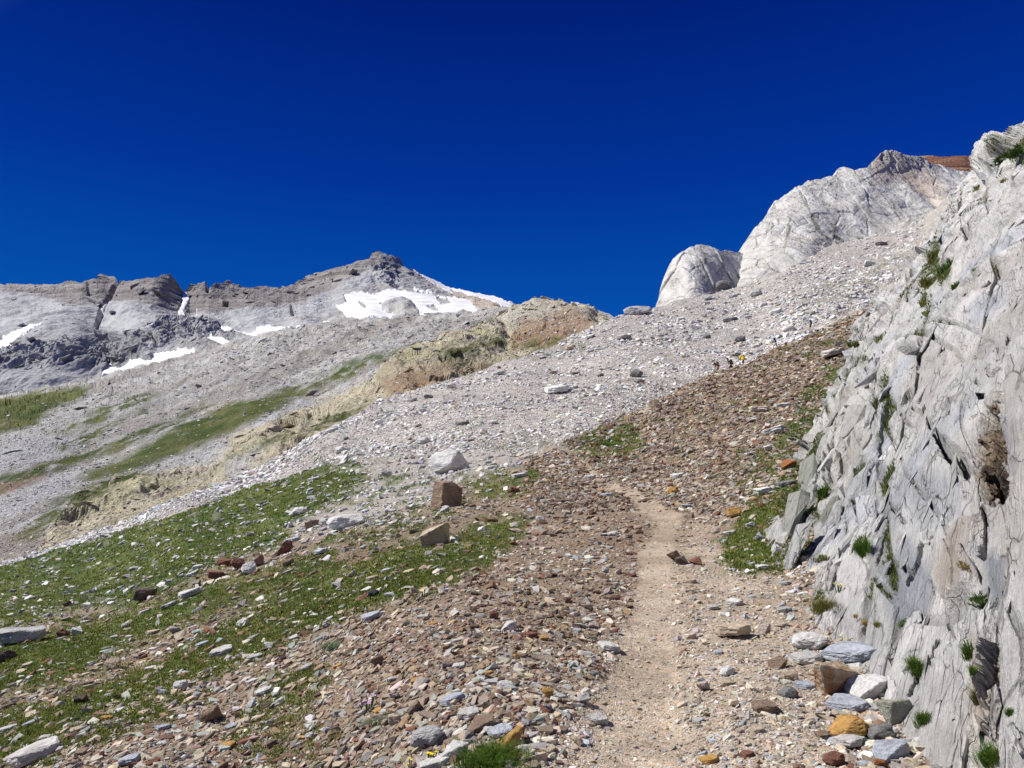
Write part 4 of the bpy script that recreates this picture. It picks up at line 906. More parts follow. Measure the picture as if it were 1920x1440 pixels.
p_, n_, c_, d_ = pick_on(C, colC, yel * .5 * (grC < .3), 9000)
facets('outcrop_ledges', p_, n_, d_ * .0075 * pareto(len(d_), 2.6, 2.6), c_ * 1.06, M_hill, (.2, .42), -.28, .16)
p_, n_, c_, d_ = pick_on(C, colC, (1 - yel) * .22 * (grC < .3) * sstep(700, 640, PYc + .0 * PXc + 0) + .12 * (1 - yel) * (grC < .3), 9000)
facets('slope_ledges', p_, n_, d_ * .007 * pareto(len(d_), 2.4, 3), c_ * 1.14, M_hill, (.18, .36), -.2, .2)
p_, n_, c_, d_ = pick_on(D, colD, np.clip(crag * .7 + .10 * (1 - strata) + .25 * strata, 0, 1) * (1 - snow_m), 7000)
facets('mountain_ledges', p_, n_, d_ * .006 * pareto(len(d_), 2.2, 3.2), c_ * 1.03, M_mtn, (.25, .55), -.2, .25)
# --- debris on the far slope
n = 70000
px = RNG.uniform(-450, 1150, n); cu, cl = np.interp(px, C.px, C.U), np.interp(px, B.px, B.U)
py = cu + 12 + (cl - cu - 8) * RNG.random(n); ok = cl > cu + 25; px, py = px[ok], py[ok]
P_, N_ = C.lookup(px, py)
ddi = np.clip((px - C.px[0]) / (C.px[1] - C.px[0]), 0, C.nx - 1).astype(int); ddj = np.clip((py - np.interp(px, C.px, C.U)) / (C.Lw[ddi] - C.U[ddi]) * (C.ny - 1), 0, C.ny - 1).astype(int)
kp = RNG.random(len(px)) < (1 - .8 * yel[ddj, ddi]) * (1 - .85 * grC[ddj, ddi]) * sstep(1100, 700, P_[:, 1])
P_, N_ = P_[kp], N_[kp]
scatter('far_debris_stones', P_, N_, .0012 * P_[:, 1] * pareto(len(P_), 2.3, 4.5), palette(len(P_), [(.42, .41, .39), (.52, .51, .49), (.36, .35, .33), (.44, .39, .31)], [3, 3, 1, 2]), 'pale grey debris strewn over the far slope', tilt=.3)

# ================================================================== GRASS
M_grass = (lambda m: (lambda c: (m.n('OutputMaterial', {'Surface': m.n('MixShader', {0: .3, 1: m.n('BsdfDiffuse', {'Color': c}).outputs[0], 2: m.n('BsdfTranslucent', {'Color': c}).outputs[0]}).outputs[0]}), m.m)[1])(m.n('Attribute', attribute_name='Col').outputs['Color']))(MT('grass'))
def blades(P, N, per, length, width, col, spread, lean=.55):
    k = len(P) * per
    p = np.repeat(P, per, 0); n = np.repeat(N, per, 0); L = np.repeat(length, per) * RNG.uniform(.55, 1.15, k); w = np.repeat(width, per) * RNG.uniform(.7, 1.2, k); sp = np.repeat(spread, per)
    a = RNG.uniform(0, 6.283, k); r = np.sqrt(RNG.random(k)) * sp
    up = np.array([0, 0, 1.0]) * .6 + n * .4
    d = np.stack([np.cos(a), np.sin(a), 0 * a], -1); d = d - (d * n).sum(1, keepdims=True) * n
    b = p + d * r[:, None] - up * (.08 * L)[:, None]
    a2 = a + RNG.normal(size=k) * .7; o = np.stack([np.cos(a2), np.sin(a2), 0 * a2], -1)
    ln = lean * RNG.uniform(.2, 1.2, k)
    side = np.stack([-np.sin(a2 + RNG.normal(size=k) * .6), np.cos(a2), 0 * a2], -1) * (w / 2)[:, None]
    mid = b + up * (.62 * L)[:, None] + o * (.28 * ln * L)[:, None]; tip = b + up * (.95 * L)[:, None] * (1 - .25 * ln)[:, None] + o * (.85 * ln * L)[:, None]
    V = np.stack([b - side, b + side, mid - side * .75, mid + side * .75, tip], 1).reshape(-1, 3)
    T = (np.array([[0, 1, 3], [0, 3, 2], [2, 3, 4]])[None] + (np.arange(k) * 5)[:, None, None]).reshape(-1, 3)
    c = np.repeat(col, per, 0) * RNG.uniform(.75, 1.3, (k, 1))
    return V, T, np.repeat(c, 5, 0)
px, py, g, pt, gr, gv = sample_A(230000, -420, 1700, 590, 1560, lambda g, p, r, v: np.clip(g * 1.3 - .15, 0, 1))
P_, N_ = A.lookup(px, py); Yp = P_[:, 1]
gc = palette(len(px), [(.115, .16, .03), (.18, .21, .045), (.245, .235, .065), (.32, .28, .13), (.115, .155, .06)], [30, 26, 14, 6, 10], .15)
gl = fbm(P_ * [.45, .3, .45], 3, 421); gc = gc * (1 + .35 * np.clip(gl * 1.6, -1, 1))[:, None]; dry = sstep(.12, .42, fbm(P_ * [.6, .4, .6], 3, 423))[:, None] * .55; gc = gc * (1 - dry) + np.array([.30, .27, .12]) * dry
V, T, c = blades(P_, N_, 5, np.clip(.018 + .0027 * Yp, .024, .22) * (1 + .5 * gl), .0026 + .0008 * Yp, gc, .009 + .003 * Yp, .8)
link('grass', make_mesh('grass', V, T, M_grass, c), 'stuff', 'short green mountain grass growing in bands on the slope', 'grass')

mi, mj = np.where((moss > .35) & (PXf > 1430) & (PXf < 1960) & (PYf > 180) & (PYf < 1460) & (np.arange(moss.shape[1])[None] < moss.shape[1] * .97))
sel = RNG.choice(len(mi), min(6000, len(mi)), replace=False); mi, mj = mi[sel], mj[sel]; Dm = Fc.D[mi, mj]
V, T, c = blades(Fc.P[mi, mj], Fc.N[mi, mj] * .6 + np.array([0, 0, .5]), 4, .02 + .0034 * Dm, .0022 + .0008 * Dm, palette(len(mi), [(.11, .15, .035), (.16, .17, .055), (.09, .14, .035)], [3, 2, 2], .2), .006 + .003 * Dm, .9)
link('grass', make_mesh('grass', V, T, M_grass, c), 'stuff', 'moss and short grass growing along the seams of the rock face', 'grass')
# ================================================================== ROCKS THAT STAND OUT
def rock_mesh(form, seed, detail, points=None):
    global RNG
    keep = RNG; RNG = np.random.default_rng(seed)
    bm = hull(points or stone_points(form, {'slab': 12, 'block': 13, 'round': 26}[form]))
    RNG = keep
    bmesh.ops.bevel(bm, geom=list(bm.edges), offset=.018, segments=1, affect='EDGES', profile=.6)
    bmesh.ops.triangulate(bm, faces=bm.faces)
    for _ in range(detail):
        bmesh.ops.subdivide_edges(bm, edges=[e for e in bm.edges if e.calc_length() > .07], cuts=1, use_grid_fill=True)
        bmesh.ops.triangulate(bm, faces=bm.faces)
    V = np.array([v.co[:] for v in bm.verts]); bm.normal_update(); Nn = np.array([v.normal[:] for v in bm.verts])
    lay_ = {'slab': np.array([2.0, 2.0, 9.0])}.get(form, np.array([3.0, 3.0, 4.5]))
    d = .030 * fbm(V * lay_ + seed, 3, seed) + .020 * (ridged(V * lay_ * 1.7 + seed, 3, seed + 3) - 1)
    V = V + Nn * d[:, None]
    for v, c in zip(bm.verts, V): v.co = c
    me = bpy.data.meshes.new('stone'); bm.to_mesh(me); bm.free()
    me.materials.append(M_stone)
    return me
ROCKS = {f: [rock_mesh(f, 300 + 20 * i + k, 3) for k in range(n)] for i, (f, n) in enumerate((('slab', 8), ('block', 8), ('round', 4)))}
ROCKS_RUSTY = [rock_mesh('block', 460 + k, 3) for k in range(3)]
for me in ROCKS_RUSTY: me.materials[0] = M_rusty
COLS = {'white': (.60, .59, .565), 'pale': (.50, .485, .455), 'grey': (.40, .395, .385), 'blue': (.40, .425, .47), 'darkgrey': (.20, .195, .19), 'tan': (.48, .395, .295), 'brown': (.25, .18, .13), 'dkbrown': (.13, .095, .075), 'red': (.21, .10, .07),
        'orange': (.50, .29, .09), 'pink': (.50, .42, .37), 'black': (.06, .058, .058), 'green': (.30, .30, .24), 'rust': (.46, .40, .31), 'redorange': (.34, .13, .05)}
NAMEC = {'white': 'white', 'pale': 'pale', 'grey': 'grey', 'blue': 'blue-grey', 'darkgrey': 'dark grey', 'tan': 'tan', 'brown': 'brown', 'dkbrown': 'dark brown', 'red': 'red-brown', 'orange': 'orange', 'pink': 'pinkish'}
HERO_SEED = {1560: 461, 1682: 13, 1672: 14}
HERO_MESH = {842: rock_mesh('block', 21, 3, [(-.5, -.12, -.15), (-.46, -.15, .62), (-.30, .05, .84), (.02, -.05, .90), (.30, -.10, .82), (.52, .12, .15), (.06, -.46, .30), (-.30, -.36, .10), (.02, -.18, -.15), (.40, .05, -.15), (-.25, .42, .45), (.32, .45, .5), (0, .4, -.15)]),
             836: rock_mesh('block', 22, 3, [(-.5, .02, -.15), (-.34, .0, .92), (-.10, -.44, -.15), (-.04, -.36, .88), (.20, -.02, .90), (.52, .10, .62), (.46, .02, -.15), (-.1, .42, .85), (.3, .4, .5), (0, .42, -.15)]),
             817: rock_mesh('block', 23, 3, [(-.5, -.12, .50), (-.12, -.28, .66), (.44, -.08, .92), (.52, .28, .88), (-.32, .36, .72), (-.42, -.02, -.15), (-.02, .02, -.15), (.30, .12, .15), (.40, .35, -.1), (-.1, .42, -.15)])}
def put_rock(sheet, px, py, w, h, form, color, label, cat='stone', name='stone', group=None, seed=None, yaw=None, thick=None, tilt=(0, 0), sink=None):
    P_, N_ = sheet.lookup(px, py + (.30 * h if form != 'slab' else .1 * h)); P_, N_ = P_[0], N_[0]
    Y_ = P_[1] * CP + (P_[2] - CZ) * SP
    m = Y_ / FPX
    sd = HERO_SEED.get(px, int(px * 7 + py * 13)) if seed is None else seed
    r = random.Random(sd)
    if px in HERO_MESH: me = HERO_MESH[px]; yaw = 0.0
    elif color == 'rust': me = ROCKS_RUSTY[sd % 3]
    else: me = ROCKS[form][sd % len(ROCKS[form])]
    view = P_ - np.array([0, 0, CZ]); view /= np.linalg.norm(view); g = max(.18, abs((N_ * view).sum()))
    sx = w * m
    if form == 'slab':
        sz = (thick or .26) * min(sx, h * m / g); sy = float(np.clip((h * m - .5 * sz * .6) / g, .4 * sx, 1.25 * sx)); sz *= 2.6
    else:
        sy = sx * r.uniform(.75, .95); sz = max(.45 * sx, (h * m - .25 * sy * g)) * (1.65 if form == 'block' else 1.3)
    if px in HERO_MESH: sz = h * m * .98; sink = .02
    Z = Vector(N_) * .75 + Vector((0, 0, .25)); Z.normalize()
    X = Vector((1, 0, 0)); X = (X - X.dot(Z) * Z).normalized(); Yv = Z.cross(X)
    R_ = Matrix((X, Yv, Z)).transposed() @ Matrix.Rotation(r.uniform(-.5, .5) if yaw is None else yaw, 3, 'Z') @ Matrix.Rotation(tilt[0] + (r.uniform(-.45, .45) if form == 'block' and px not in HERO_SEED and px not in HERO_MESH else 0), 3, 'X') @ Matrix.Rotation(tilt[1] + (r.uniform(-.45, .45) if form == 'block' and px not in HERO_MESH else 0), 3, 'Y')
    o = link(name, me, None, label, cat, group)
    o.matrix_world = Matrix.Translation(Vector(P_) + Z * (sz * ((.18 if form == 'slab' else .26) if sink is None else sink))) @ R_.to_4x4() @ Matrix.Diagonal((sx * 1.03, sy * 1.05, sz, 1))
    c = COLS[color]; k = r.uniform(.93, 1.07)
    o.color = (c[0] * k, c[1] * k, c[2] * k, 1)
    return o
HERO = [  # sheet, px, py, w, h, form, colour, label, short name used by neighbours' labels
    ('A', 842, 868, 74, 48, 'block', 'white', 'big white boulder with a dark shaded front where scree meets turf', 'the white boulder', 'boulder'),
    ('A', 836, 935, 60, 50, 'block', 'brown', 'upright brown block below the big white boulder', 'the brown block', 'boulder'),
    ('A', 817, 1007, 56, 44, 'block', 'tan', 'tan flat-topped block with dark front in the turf left of the path', 'the tan block', 'boulder'),
    ('A', 650, 975, 76, 36, 'round', 'white', 'wide knobbly white rock in the stony strip across the turf', 'the knobbly white rock', 'boulder'),
    ('A', 609, 977, 22, 20, 'round', 'white', 'small white rock leaning on the left of the knobbly white rock', None, 'stone'),
    ('A', 588, 982, 30, 20, 'block', 'brown', 'round brown rock left of the knobbly white rock', None, 'stone'),
    ('A', 46, 1199, 108, 46, 'slab', 'grey', 'large smooth grey slab at the left edge of the meadow', 'the large grey slab', 'boulder'),
    ('A', 118, 1191, 26, 20, 'block', 'red', 'reddish stone beside the right end of the large grey slab', None, 'stone'),
    ('A', 144, 1188, 22, 18, 'block', 'white', 'whitish stone two along from the large grey slab', None, 'stone'),
    ('A', 14, 1231, 44, 24, 'block', 'dkbrown', 'dark rust-brown rock below the large grey slab', None, 'stone'),
    ('A', 52, 1248, 26, 12, 'slab', 'tan', 'tan flat stone in grass below the large grey slab', None, 'stone'),
    ('A', 62, 1422, 108, 48, 'slab', 'pale', 'long pale slab in the lower left corner', 'the corner slab', 'boulder'),
    ('A', 244, 1426, 50, 34, 'slab', 'blue', 'blue-grey slab right of the long pale corner slab', 'the blue-grey corner stone', 'stone'),
    ('A', 355, 1118, 52, 24, 'slab', 'pale', 'pale flat slab lying in the green turf band', 'the pale turf slab', 'stone'),
    ('A', 319, 1137, 34, 12, 'slab', 'grey', 'thin grey slab just below the pale flat turf slab', None, 'stone'),
    ('A', 380, 1208, 32, 25, 'slab', 'blue', 'tilted grey slab standing in the lower turf band', 'the tilted turf slab', 'stone'),
    ('A', 418, 1220, 44, 26, 'slab', 'pale', 'rounded pale slab right of the tilted turf slab', None, 'stone'),
    ('A', 478, 1232, 30, 15, 'slab', 'grey', 'low grey stone right of the rounded pale turf slab', None, 'stone'),
    ('A', 494, 1302, 40, 28, 'slab', 'white', 'broad whitish slab half sunk in scree under the turf', 'the sunken whitish slab', 'stone'),
    ('A', 272, 1112, 40, 28, 'block', 'dkbrown', 'dark brown rock alone in the white rubble of the meadow', 'the dark meadow rock', 'stone'),
    ('A', 409, 1078, 42, 20, 'block', 'red', 'flat-topped red rock in the cluster of red rocks on the turf', 'the red rocks', 'stone'),
    ('A', 422, 1062, 32, 18, 'block', 'red', 'upper left red rock of the cluster on the turf', None, 'stone'),
    ('A', 447, 1062, 30, 24, 'block', 'red', 'tall middle red rock of the cluster on the turf', None, 'stone'),
    ('A', 486, 1056, 26, 20, 'block', 'brown', 'brown rock at the right end of the red cluster', None, 'stone'),
    ('A', 468, 1071, 32, 22, 'block', 'white', 'white stone tucked against the red rock cluster', None, 'stone'),
    ('A', 362, 1078, 32, 16, 'slab', 'pale', 'pale slab left of the red rock cluster', None, 'stone'),
    ('A', 559, 957, 35, 20, 'round', 'white', 'white rounded stone on the dark turf above the stony strip', None, 'stone'),
    ('A', 550, 1016, 34, 15, 'slab', 'blue', 'blue-grey flat slab in the stony strip left of the tan block', None, 'stone'),
    ('A', 603, 1036, 38, 15, 'slab', 'blue', 'blue-grey slab a step below and right of a similar slab in the stony strip', None, 'stone'),
    ('A', 536, 1030, 40, 20, 'block', 'red', 'dark red rock between the blue-grey slabs of the stony strip', None, 'stone'),
    ('A', 342, 955, 32, 15, 'block', 'white', 'white stone where the scree tongue meets the turf edge', None, 'stone'),
    ('A', 151, 1315, 24, 20, 'block', 'dkbrown', 'dark wedge-shaped stone in the low left turf', 'the dark wedge stone', 'stone'),
    ('A', 56, 1360, 28, 18, 'slab', 'blue', 'bluish stone above the long pale corner slab', None, 'stone'),
    ('A', 16, 1371, 36, 12, 'slab', 'pale', 'long thin pale stone at the left edge near the corner', None, 'stone'),
    ('A', 199, 1350, 24, 12, 'slab', 'orange', 'orange stone among brown scree in the lower left', None, 'stone'),
    ('A', 308, 1397, 28, 18, 'slab', 'white', 'white stone right of the blue-grey corner stone', None, 'stone'),
    ('A', 434, 1366, 32, 18, 'slab', 'blue', 'pale bluish slab in the lower scree between grass patches', None, 'stone'),
    ('A', 703, 1118, 24, 16, 'round', 'black', 'black stone at the edge of the turf left of the path', 'the black stone', 'stone'),
    ('A', 697, 1164, 46, 17, 'slab', 'blue', 'long blue-grey slab below the black stone', 'the long blue-grey slab', 'stone'),
    ('A', 650, 867, 42, 22, 'slab', 'white', 'whitish slab at the tip of the dark turf', 'the whitish turf-tip slab', 'stone'),
    ('A', 719, 883, 32, 22, 'round', 'pale', 'pale rounded rock left of the big white boulder', None, 'stone'),
    ('A', 774, 868, 24, 16, 'slab', 'white', 'small white slab between the pale rounded rock and big white boulder', None, 'stone'),
    ('A', 968, 921, 24, 16, 'block', 'red', 'red-brown stone beside the small green strip', 'the lone red stone', 'stone'),
    ('A', 986, 857, 32, 14, 'slab', 'pink', 'pinkish slab on the crest right of the big white boulder', 'the pinkish crest slab', 'stone'),
    ('A', 1264, 924, 23, 21, 'round', 'orange', 'bright orange rock beside the bend of the path', 'the orange rock', 'stone'),
    ('A', 1206, 939, 32, 18, 'slab', 'tan', 'tan flat stone lying on the path below the orange rock', None, 'stone'),
    ('A', 1190, 908, 24, 14, 'slab', 'pale', 'pale oval stone at the upper edge of the path bend', None, 'stone'),
    ('A', 1270, 893, 28, 19, 'slab', 'white', 'whitish tilted stone above the orange rock', None, 'stone'),
    ('A', 1106, 894, 32, 14, 'slab', 'grey', 'grey slab at the left of the path bend', None, 'stone'),
    ('A', 1128, 902, 22, 12, 'slab', 'tan', 'small tan slab touching the path bend on its left', None, 'stone'),
    ('A', 1136, 936, 32, 13, 'slab', 'blue', 'blue-grey slab left of the path just below the bend', None, 'stone'),
    ('A', 1263, 1042, 24, 22, 'block', 'brown', 'brown stone at the right edge of the path', 'the brown path-side stones', 'stone'),
    ('A', 1278, 1050, 24, 18, 'block', 'dkbrown', 'darker brown stone leaning on the brown path-side stone', None, 'stone'),
    ('A', 1304, 1052, 26, 14, 'block', 'red', 'reddish stone right of the brown path-side stones', None, 'stone'),
    ('A', 1149, 1001, 28, 13, 'slab', 'white', 'white stone in scree left of the path', None, 'stone'),
    ('A', 833, 1112, 26, 16, 'slab', 'white', 'white slab in scree right of the black stone', None, 'stone'),
    ('A', 1114, 1173, 27, 16, 'block', 'pink', 'pale angular stone at the left edge of the trodden gravel', 'the pale gravel-edge stone', 'stone'),
    ('A', 926, 1153, 20, 19, 'round', 'red', 'dark red round stone in the middle of the brown scree', 'the dark red round stone', 'stone'),
    ('A', 956, 1178, 32, 22, 'block', 'white', 'white stone with dark gap below it in the middle of the scree', None, 'stone'),
    ('A', 993, 1195, 40, 18, 'slab', 'red', 'long red-brown slab in the scree beside the gravel', 'the long red slab', 'stone'),
    ('A', 1020, 1201, 26, 18, 'slab', 'orange', 'orange-tan slab touching the long red slab', None, 'stone'),
    ('A', 1140, 1215, 48, 17, 'slab', 'white', 'whitish flat stone trodden into the path gravel', 'the whitish path stone', 'stone'),
    ('A', 863, 1252, 30, 20, 'slab', 'white', 'bright white flake in the lower scree', 'the white flake', 'stone'),
    ('A', 711, 1245, 28, 22, 'block', 'brown', 'brown and white split stone in the lower scree', 'the split stone', 'stone'),
    ('A', 848, 1315, 56, 22, 'slab', 'blue', 'bluish-white slab overhanging a small dark gap in the lower scree', 'the bluish overhanging slab', 'stone'),
    ('A', 882, 1340, 44, 50, 'slab', 'pale', 'pale layered slab right below the bluish overhanging slab', None, 'stone'),
    ('A', 803, 1382, 68, 44, 'round', 'grey', 'large rounded grey stone near the bottom of the scree', 'the rounded grey stone', 'boulder'),
    ('A', 745, 1350, 32, 28, 'block', 'tan', 'cream-coloured stone left of the rounded grey stone', None, 'stone'),
    ('A', 780, 1332, 30, 22, 'block', 'brown', 'brown stone above the rounded grey stone', None, 'stone'),
    ('A', 908, 1362, 54, 26, 'block', 'brown', 'broad brown stone behind the big bottom grass tuft', None, 'stone'),
    ('A', 918, 1370, 28, 20, 'round', 'white', 'creamy white stone in front of the broad brown stone', None, 'stone'),
    ('A', 938, 1378, 62, 34, 'slab', 'blue', 'blue-grey slab leaning above the big bottom grass tuft', None, 'stone'),
    ('A', 958, 1392, 56, 28, 'block', 'orange', 'orange-streaked stone right behind the big bottom grass tuft', None, 'stone'),
    ('A', 860, 1410, 50, 36, 'block', 'white', 'white broken stone left of the big bottom grass tuft', None, 'stone'),
    ('A', 822, 1432, 70, 26, 'slab', 'white', 'wide white slab at the bottom edge left of the grass tuft', None, 'stone'),
    ('A', 880, 1382, 24, 20, 'block', 'darkgrey', 'dark little stone wedged left of the creamy white stone', None, 'stone'),
    ('A', 1120, 1352, 60, 22, 'slab', 'pale', 'pale ledge stone with a dark gap at the path edge', None, 'stone'),
    # right of the path
    ('A', 1378, 1191, 98, 26, 'slab', 'tan', 'long thin tan slab lying right of the path', 'the long tan slab', 'stone'),
    ('A', 1433, 1179, 27, 20, 'block', 'pink', 'tan pinkish stone at the right end of the long thin tan slab', None, 'stone'),
    ('A', 1465, 1170, 34, 16, 'slab', 'tan', 'flat tan stone between the long thin slab and rock face', None, 'stone'),
    ('A', 1378, 1130, 38, 18, 'slab', 'white', 'whitish slab on bare gravel above the long thin tan slab', None, 'stone'),
    ('A', 1472, 1145, 36, 15, 'slab', 'grey', 'flat grey stone beside the foot of the rock face', None, 'stone'),
    ('A', 1435, 920, 52, 26, 'slab', 'white', 'broad white slab on turf beside the rock face', 'the broad white turf slab', 'stone'),
    ('A', 1474, 908, 34, 12, 'slab', 'darkgrey', 'dark slab behind the broad white turf slab', None, 'stone'),
    ('A', 1429, 1012, 24, 16, 'block', 'blue', 'pale bluish stone in the bright grass at the rock foot', None, 'stone'),
    ('A', 1430, 1063, 32, 14, 'slab', 'white', 'white flat stone below the bright grass at the rock foot', None, 'stone'),
    ('A', 1369, 998, 30, 15, 'slab', 'pale', 'pale stone at the left edge of the bright grass', None, 'stone'),
    ('A', 1347, 1227, 26, 16, 'slab', 'blue', 'bluish stone below the long thin tan slab', None, 'stone'),
    ('A', 1360, 1284, 36, 16, 'slab', 'tan', 'flat tan stone in gravel left of the rock pile', None, 'stone'),
    ('A', 1478, 1300, 38, 26, 'round', 'darkgrey', 'dark grey round stone left of the rock pile', None, 'stone'),
    ('A', 1435, 1332, 72, 28, 'slab', 'brown', 'dark brown flat stone with shaded underside on the gravel', 'the dark brown flat stone', 'stone'),
    ('A', 1458, 1248, 38, 18, 'block', 'brown', 'dull brown stone above left of the rock pile', None, 'stone'),
    ('A', 1484, 1272, 30, 18, 'block', 'tan', 'small tan stone at the left foot of the rock pile', None, 'stone'),
    ('A', 1510, 1288, 40, 15, 'slab', 'blue', 'bluish flat stone at the left foot of the rock pile', None, 'stone'),
    ('A', 1519, 1202, 72, 38, 'round', 'white', 'white stone with dark hollow at the top of the rock pile', None, 'boulder'),
    ('A', 1512, 1240, 76, 38, 'slab', 'pale', 'pale flat slab at the left of the rock pile', None, 'boulder'),
    ('A', 1600, 1232, 118, 46, 'slab', 'blue', 'big blue-grey slab capping the rock pile', None, 'boulder'),
    ('A', 1560, 1278, 104, 72, 'block', 'rust', 'rust-stained tan boulder in the middle of the rock pile', None, 'boulder'),
    ('A', 1628, 1290, 84, 46, 'block', 'white', 'cream-white boulder at the right of the rust-stained one', None, 'boulder'),
    ('A', 1592, 1328, 90, 46, 'slab', 'blue', 'layered blue-grey rock below the rust-stained boulder', None, 'boulder'),
    ('A', 1636, 1332, 46, 26, 'slab', 'grey', 'grey wedge between the layered rock and the grey-green block', None, 'stone'),
    ('A', 1682, 1340, 68, 62, 'block', 'green', 'grey-green block leaning on the rock face beside the pile', None, 'boulder'),
    ('A', 1594, 1368, 76, 52, 'round', 'orange', 'bright orange crystalline rock at the bottom of the pile', 'the orange crystalline rock', 'boulder'),
    ('A', 1657, 1378, 56, 36, 'block', 'darkgrey', 'grey-brown stone under the grey-green block', None, 'stone'),
    ('A', 1594, 1399, 80, 28, 'slab', 'pale', 'long pale sliver below the orange crystalline rock', None, 'stone'),
    ('A', 1672, 1412, 68, 42, 'block', 'blue', 'pale bluish block at the bottom beside the rock face', None, 'boulder'),
    ('A', 1566, 1426, 46, 32, 'round', 'red', 'smooth reddish stone at the bottom edge below the pale sliver', None, 'stone'),
    ('A', 1620, 1436, 30, 18, 'slab', 'blue', 'small bluish stone at the bottom edge between reddish stone and block', None, 'stone'),
    ('A', 1545, 1382, 40, 22, 'slab', 'brown', 'brown flat stone left of the orange crystalline rock', None, 'stone'),
    ('A', 1656, 1436, 32, 18, 'block', 'redorange', 'small rusty stone under the pale bluish block', None, 'stone'),
    # up the slope on the right
    ('A', 1566, 667, 62, 36, 'slab', 'pale', 'long tilted slab high on the slope against the rock face', 'the long tilted slab', 'boulder'),
    ('A', 1574, 647, 16, 12, 'block', 'darkgrey', 'dark stone perched above the long tilted slab', None, 'stone'),
    ('A', 1452, 818, 54, 23, 'slab', 'white', 'big white slab on the slope above the bright turf', 'the big white slab', 'stone'),
    ('A', 1441, 838, 18, 15, 'block', 'white', 'small white stone below the big white slab', None, 'stone'),
    ('A', 1422, 772, 48, 22, 'slab', 'pink', 'group-topping pinkish flat slab on the brown slope', 'the pinkish flat slab', 'stone'),
    ('A', 1467, 761, 32, 8, 'slab', 'white', 'thin white slab right of the pinkish flat slab', None, 'stone'),
    ('A', 1414, 788, 34, 12, 'slab', 'pale', 'pale slab just below the pinkish flat slab', None, 'stone'),
    ('A', 1481, 875, 27, 20, 'block', 'redorange', 'rusty red-orange rock on the turf by the rock face', 'the rusty rock', 'stone'),
    ('A', 1440, 800, 14, 8, 'block', 'redorange', 'little rusty stone above the big white slab', None, 'stone'),
    ('A', 1404, 850, 26, 10, 'slab', 'white', 'white flat stone on the slope left of the rusty rock', None, 'stone'),
    ('A', 1330, 850, 24, 10, 'slab', 'pale', 'pale flat stone on the slope above the orange rock', None, 'stone'),
    # on the grey fan
    ('B', 1196, 581, 54, 24, 'round', 'grey', 'big rounded boulder on the skyline left of the pale cliff tower', 'the skyline boulder', 'boulder'),
    ('B', 1357, 536, 34, 22, 'round', 'darkgrey', 'dark rounded boulder at the foot of the pale cliff', 'the dark cliff-foot boulder', 'boulder'),
    ('B', 1653, 458, 28, 11, 'slab', 'darkgrey', 'dark slab high on the scree under the pale cliffs', None, 'boulder'),
    ('B', 1044, 735, 54, 20, 'slab', 'white', 'large white flat rock in the middle of the grey scree', 'the white scree rock', 'boulder'),
    ('B', 1170, 631, 42, 13, 'slab', 'grey', 'grey slab with dark underside high on the grey scree', 'the undercut scree slab', 'boulder'),
    ('B', 1456, 588, 32, 13, 'slab', 'white', 'white slab on the scree above the upper hikers', None, 'boulder'),
    ('B', 1481, 618, 30, 12, 'block', 'white', 'bright white rock on the scree beside the blue-backpack hiker', None, 'boulder'),
    ('B', 1303, 614, 22, 13, 'block', 'white', 'white angular rock in the scree below the pale cliff tower', None, 'boulder'),
    ('B', 1329, 579, 16, 8, 'slab', 'white', 'white slab near the foot of the pale cliff tower', None, 'boulder'),
    ('B', 1277, 597, 20, 10, 'slab', 'white', 'white patch-like slab left of the white angular rock in the scree', None, 'boulder'),
    ('B', 1404, 597, 18, 8, 'slab', 'grey', 'grey slab with dark edge right of the white angular rock', None, 'boulder'),
    ('B', 934, 705, 30, 10, 'slab', 'pale', 'pale flat rock below the yellow outcrop on the scree edge', None, 'boulder'),
]
SHEETS = {'A': A, 'B': B}
MARKS = []
for sh, px, py, w, h, form, color, lab, short, cat in HERO:
    put_rock(SHEETS[sh], px, py, w, h, form, color, lab, cat, cat)
    if short: MARKS.append((px, py, short))
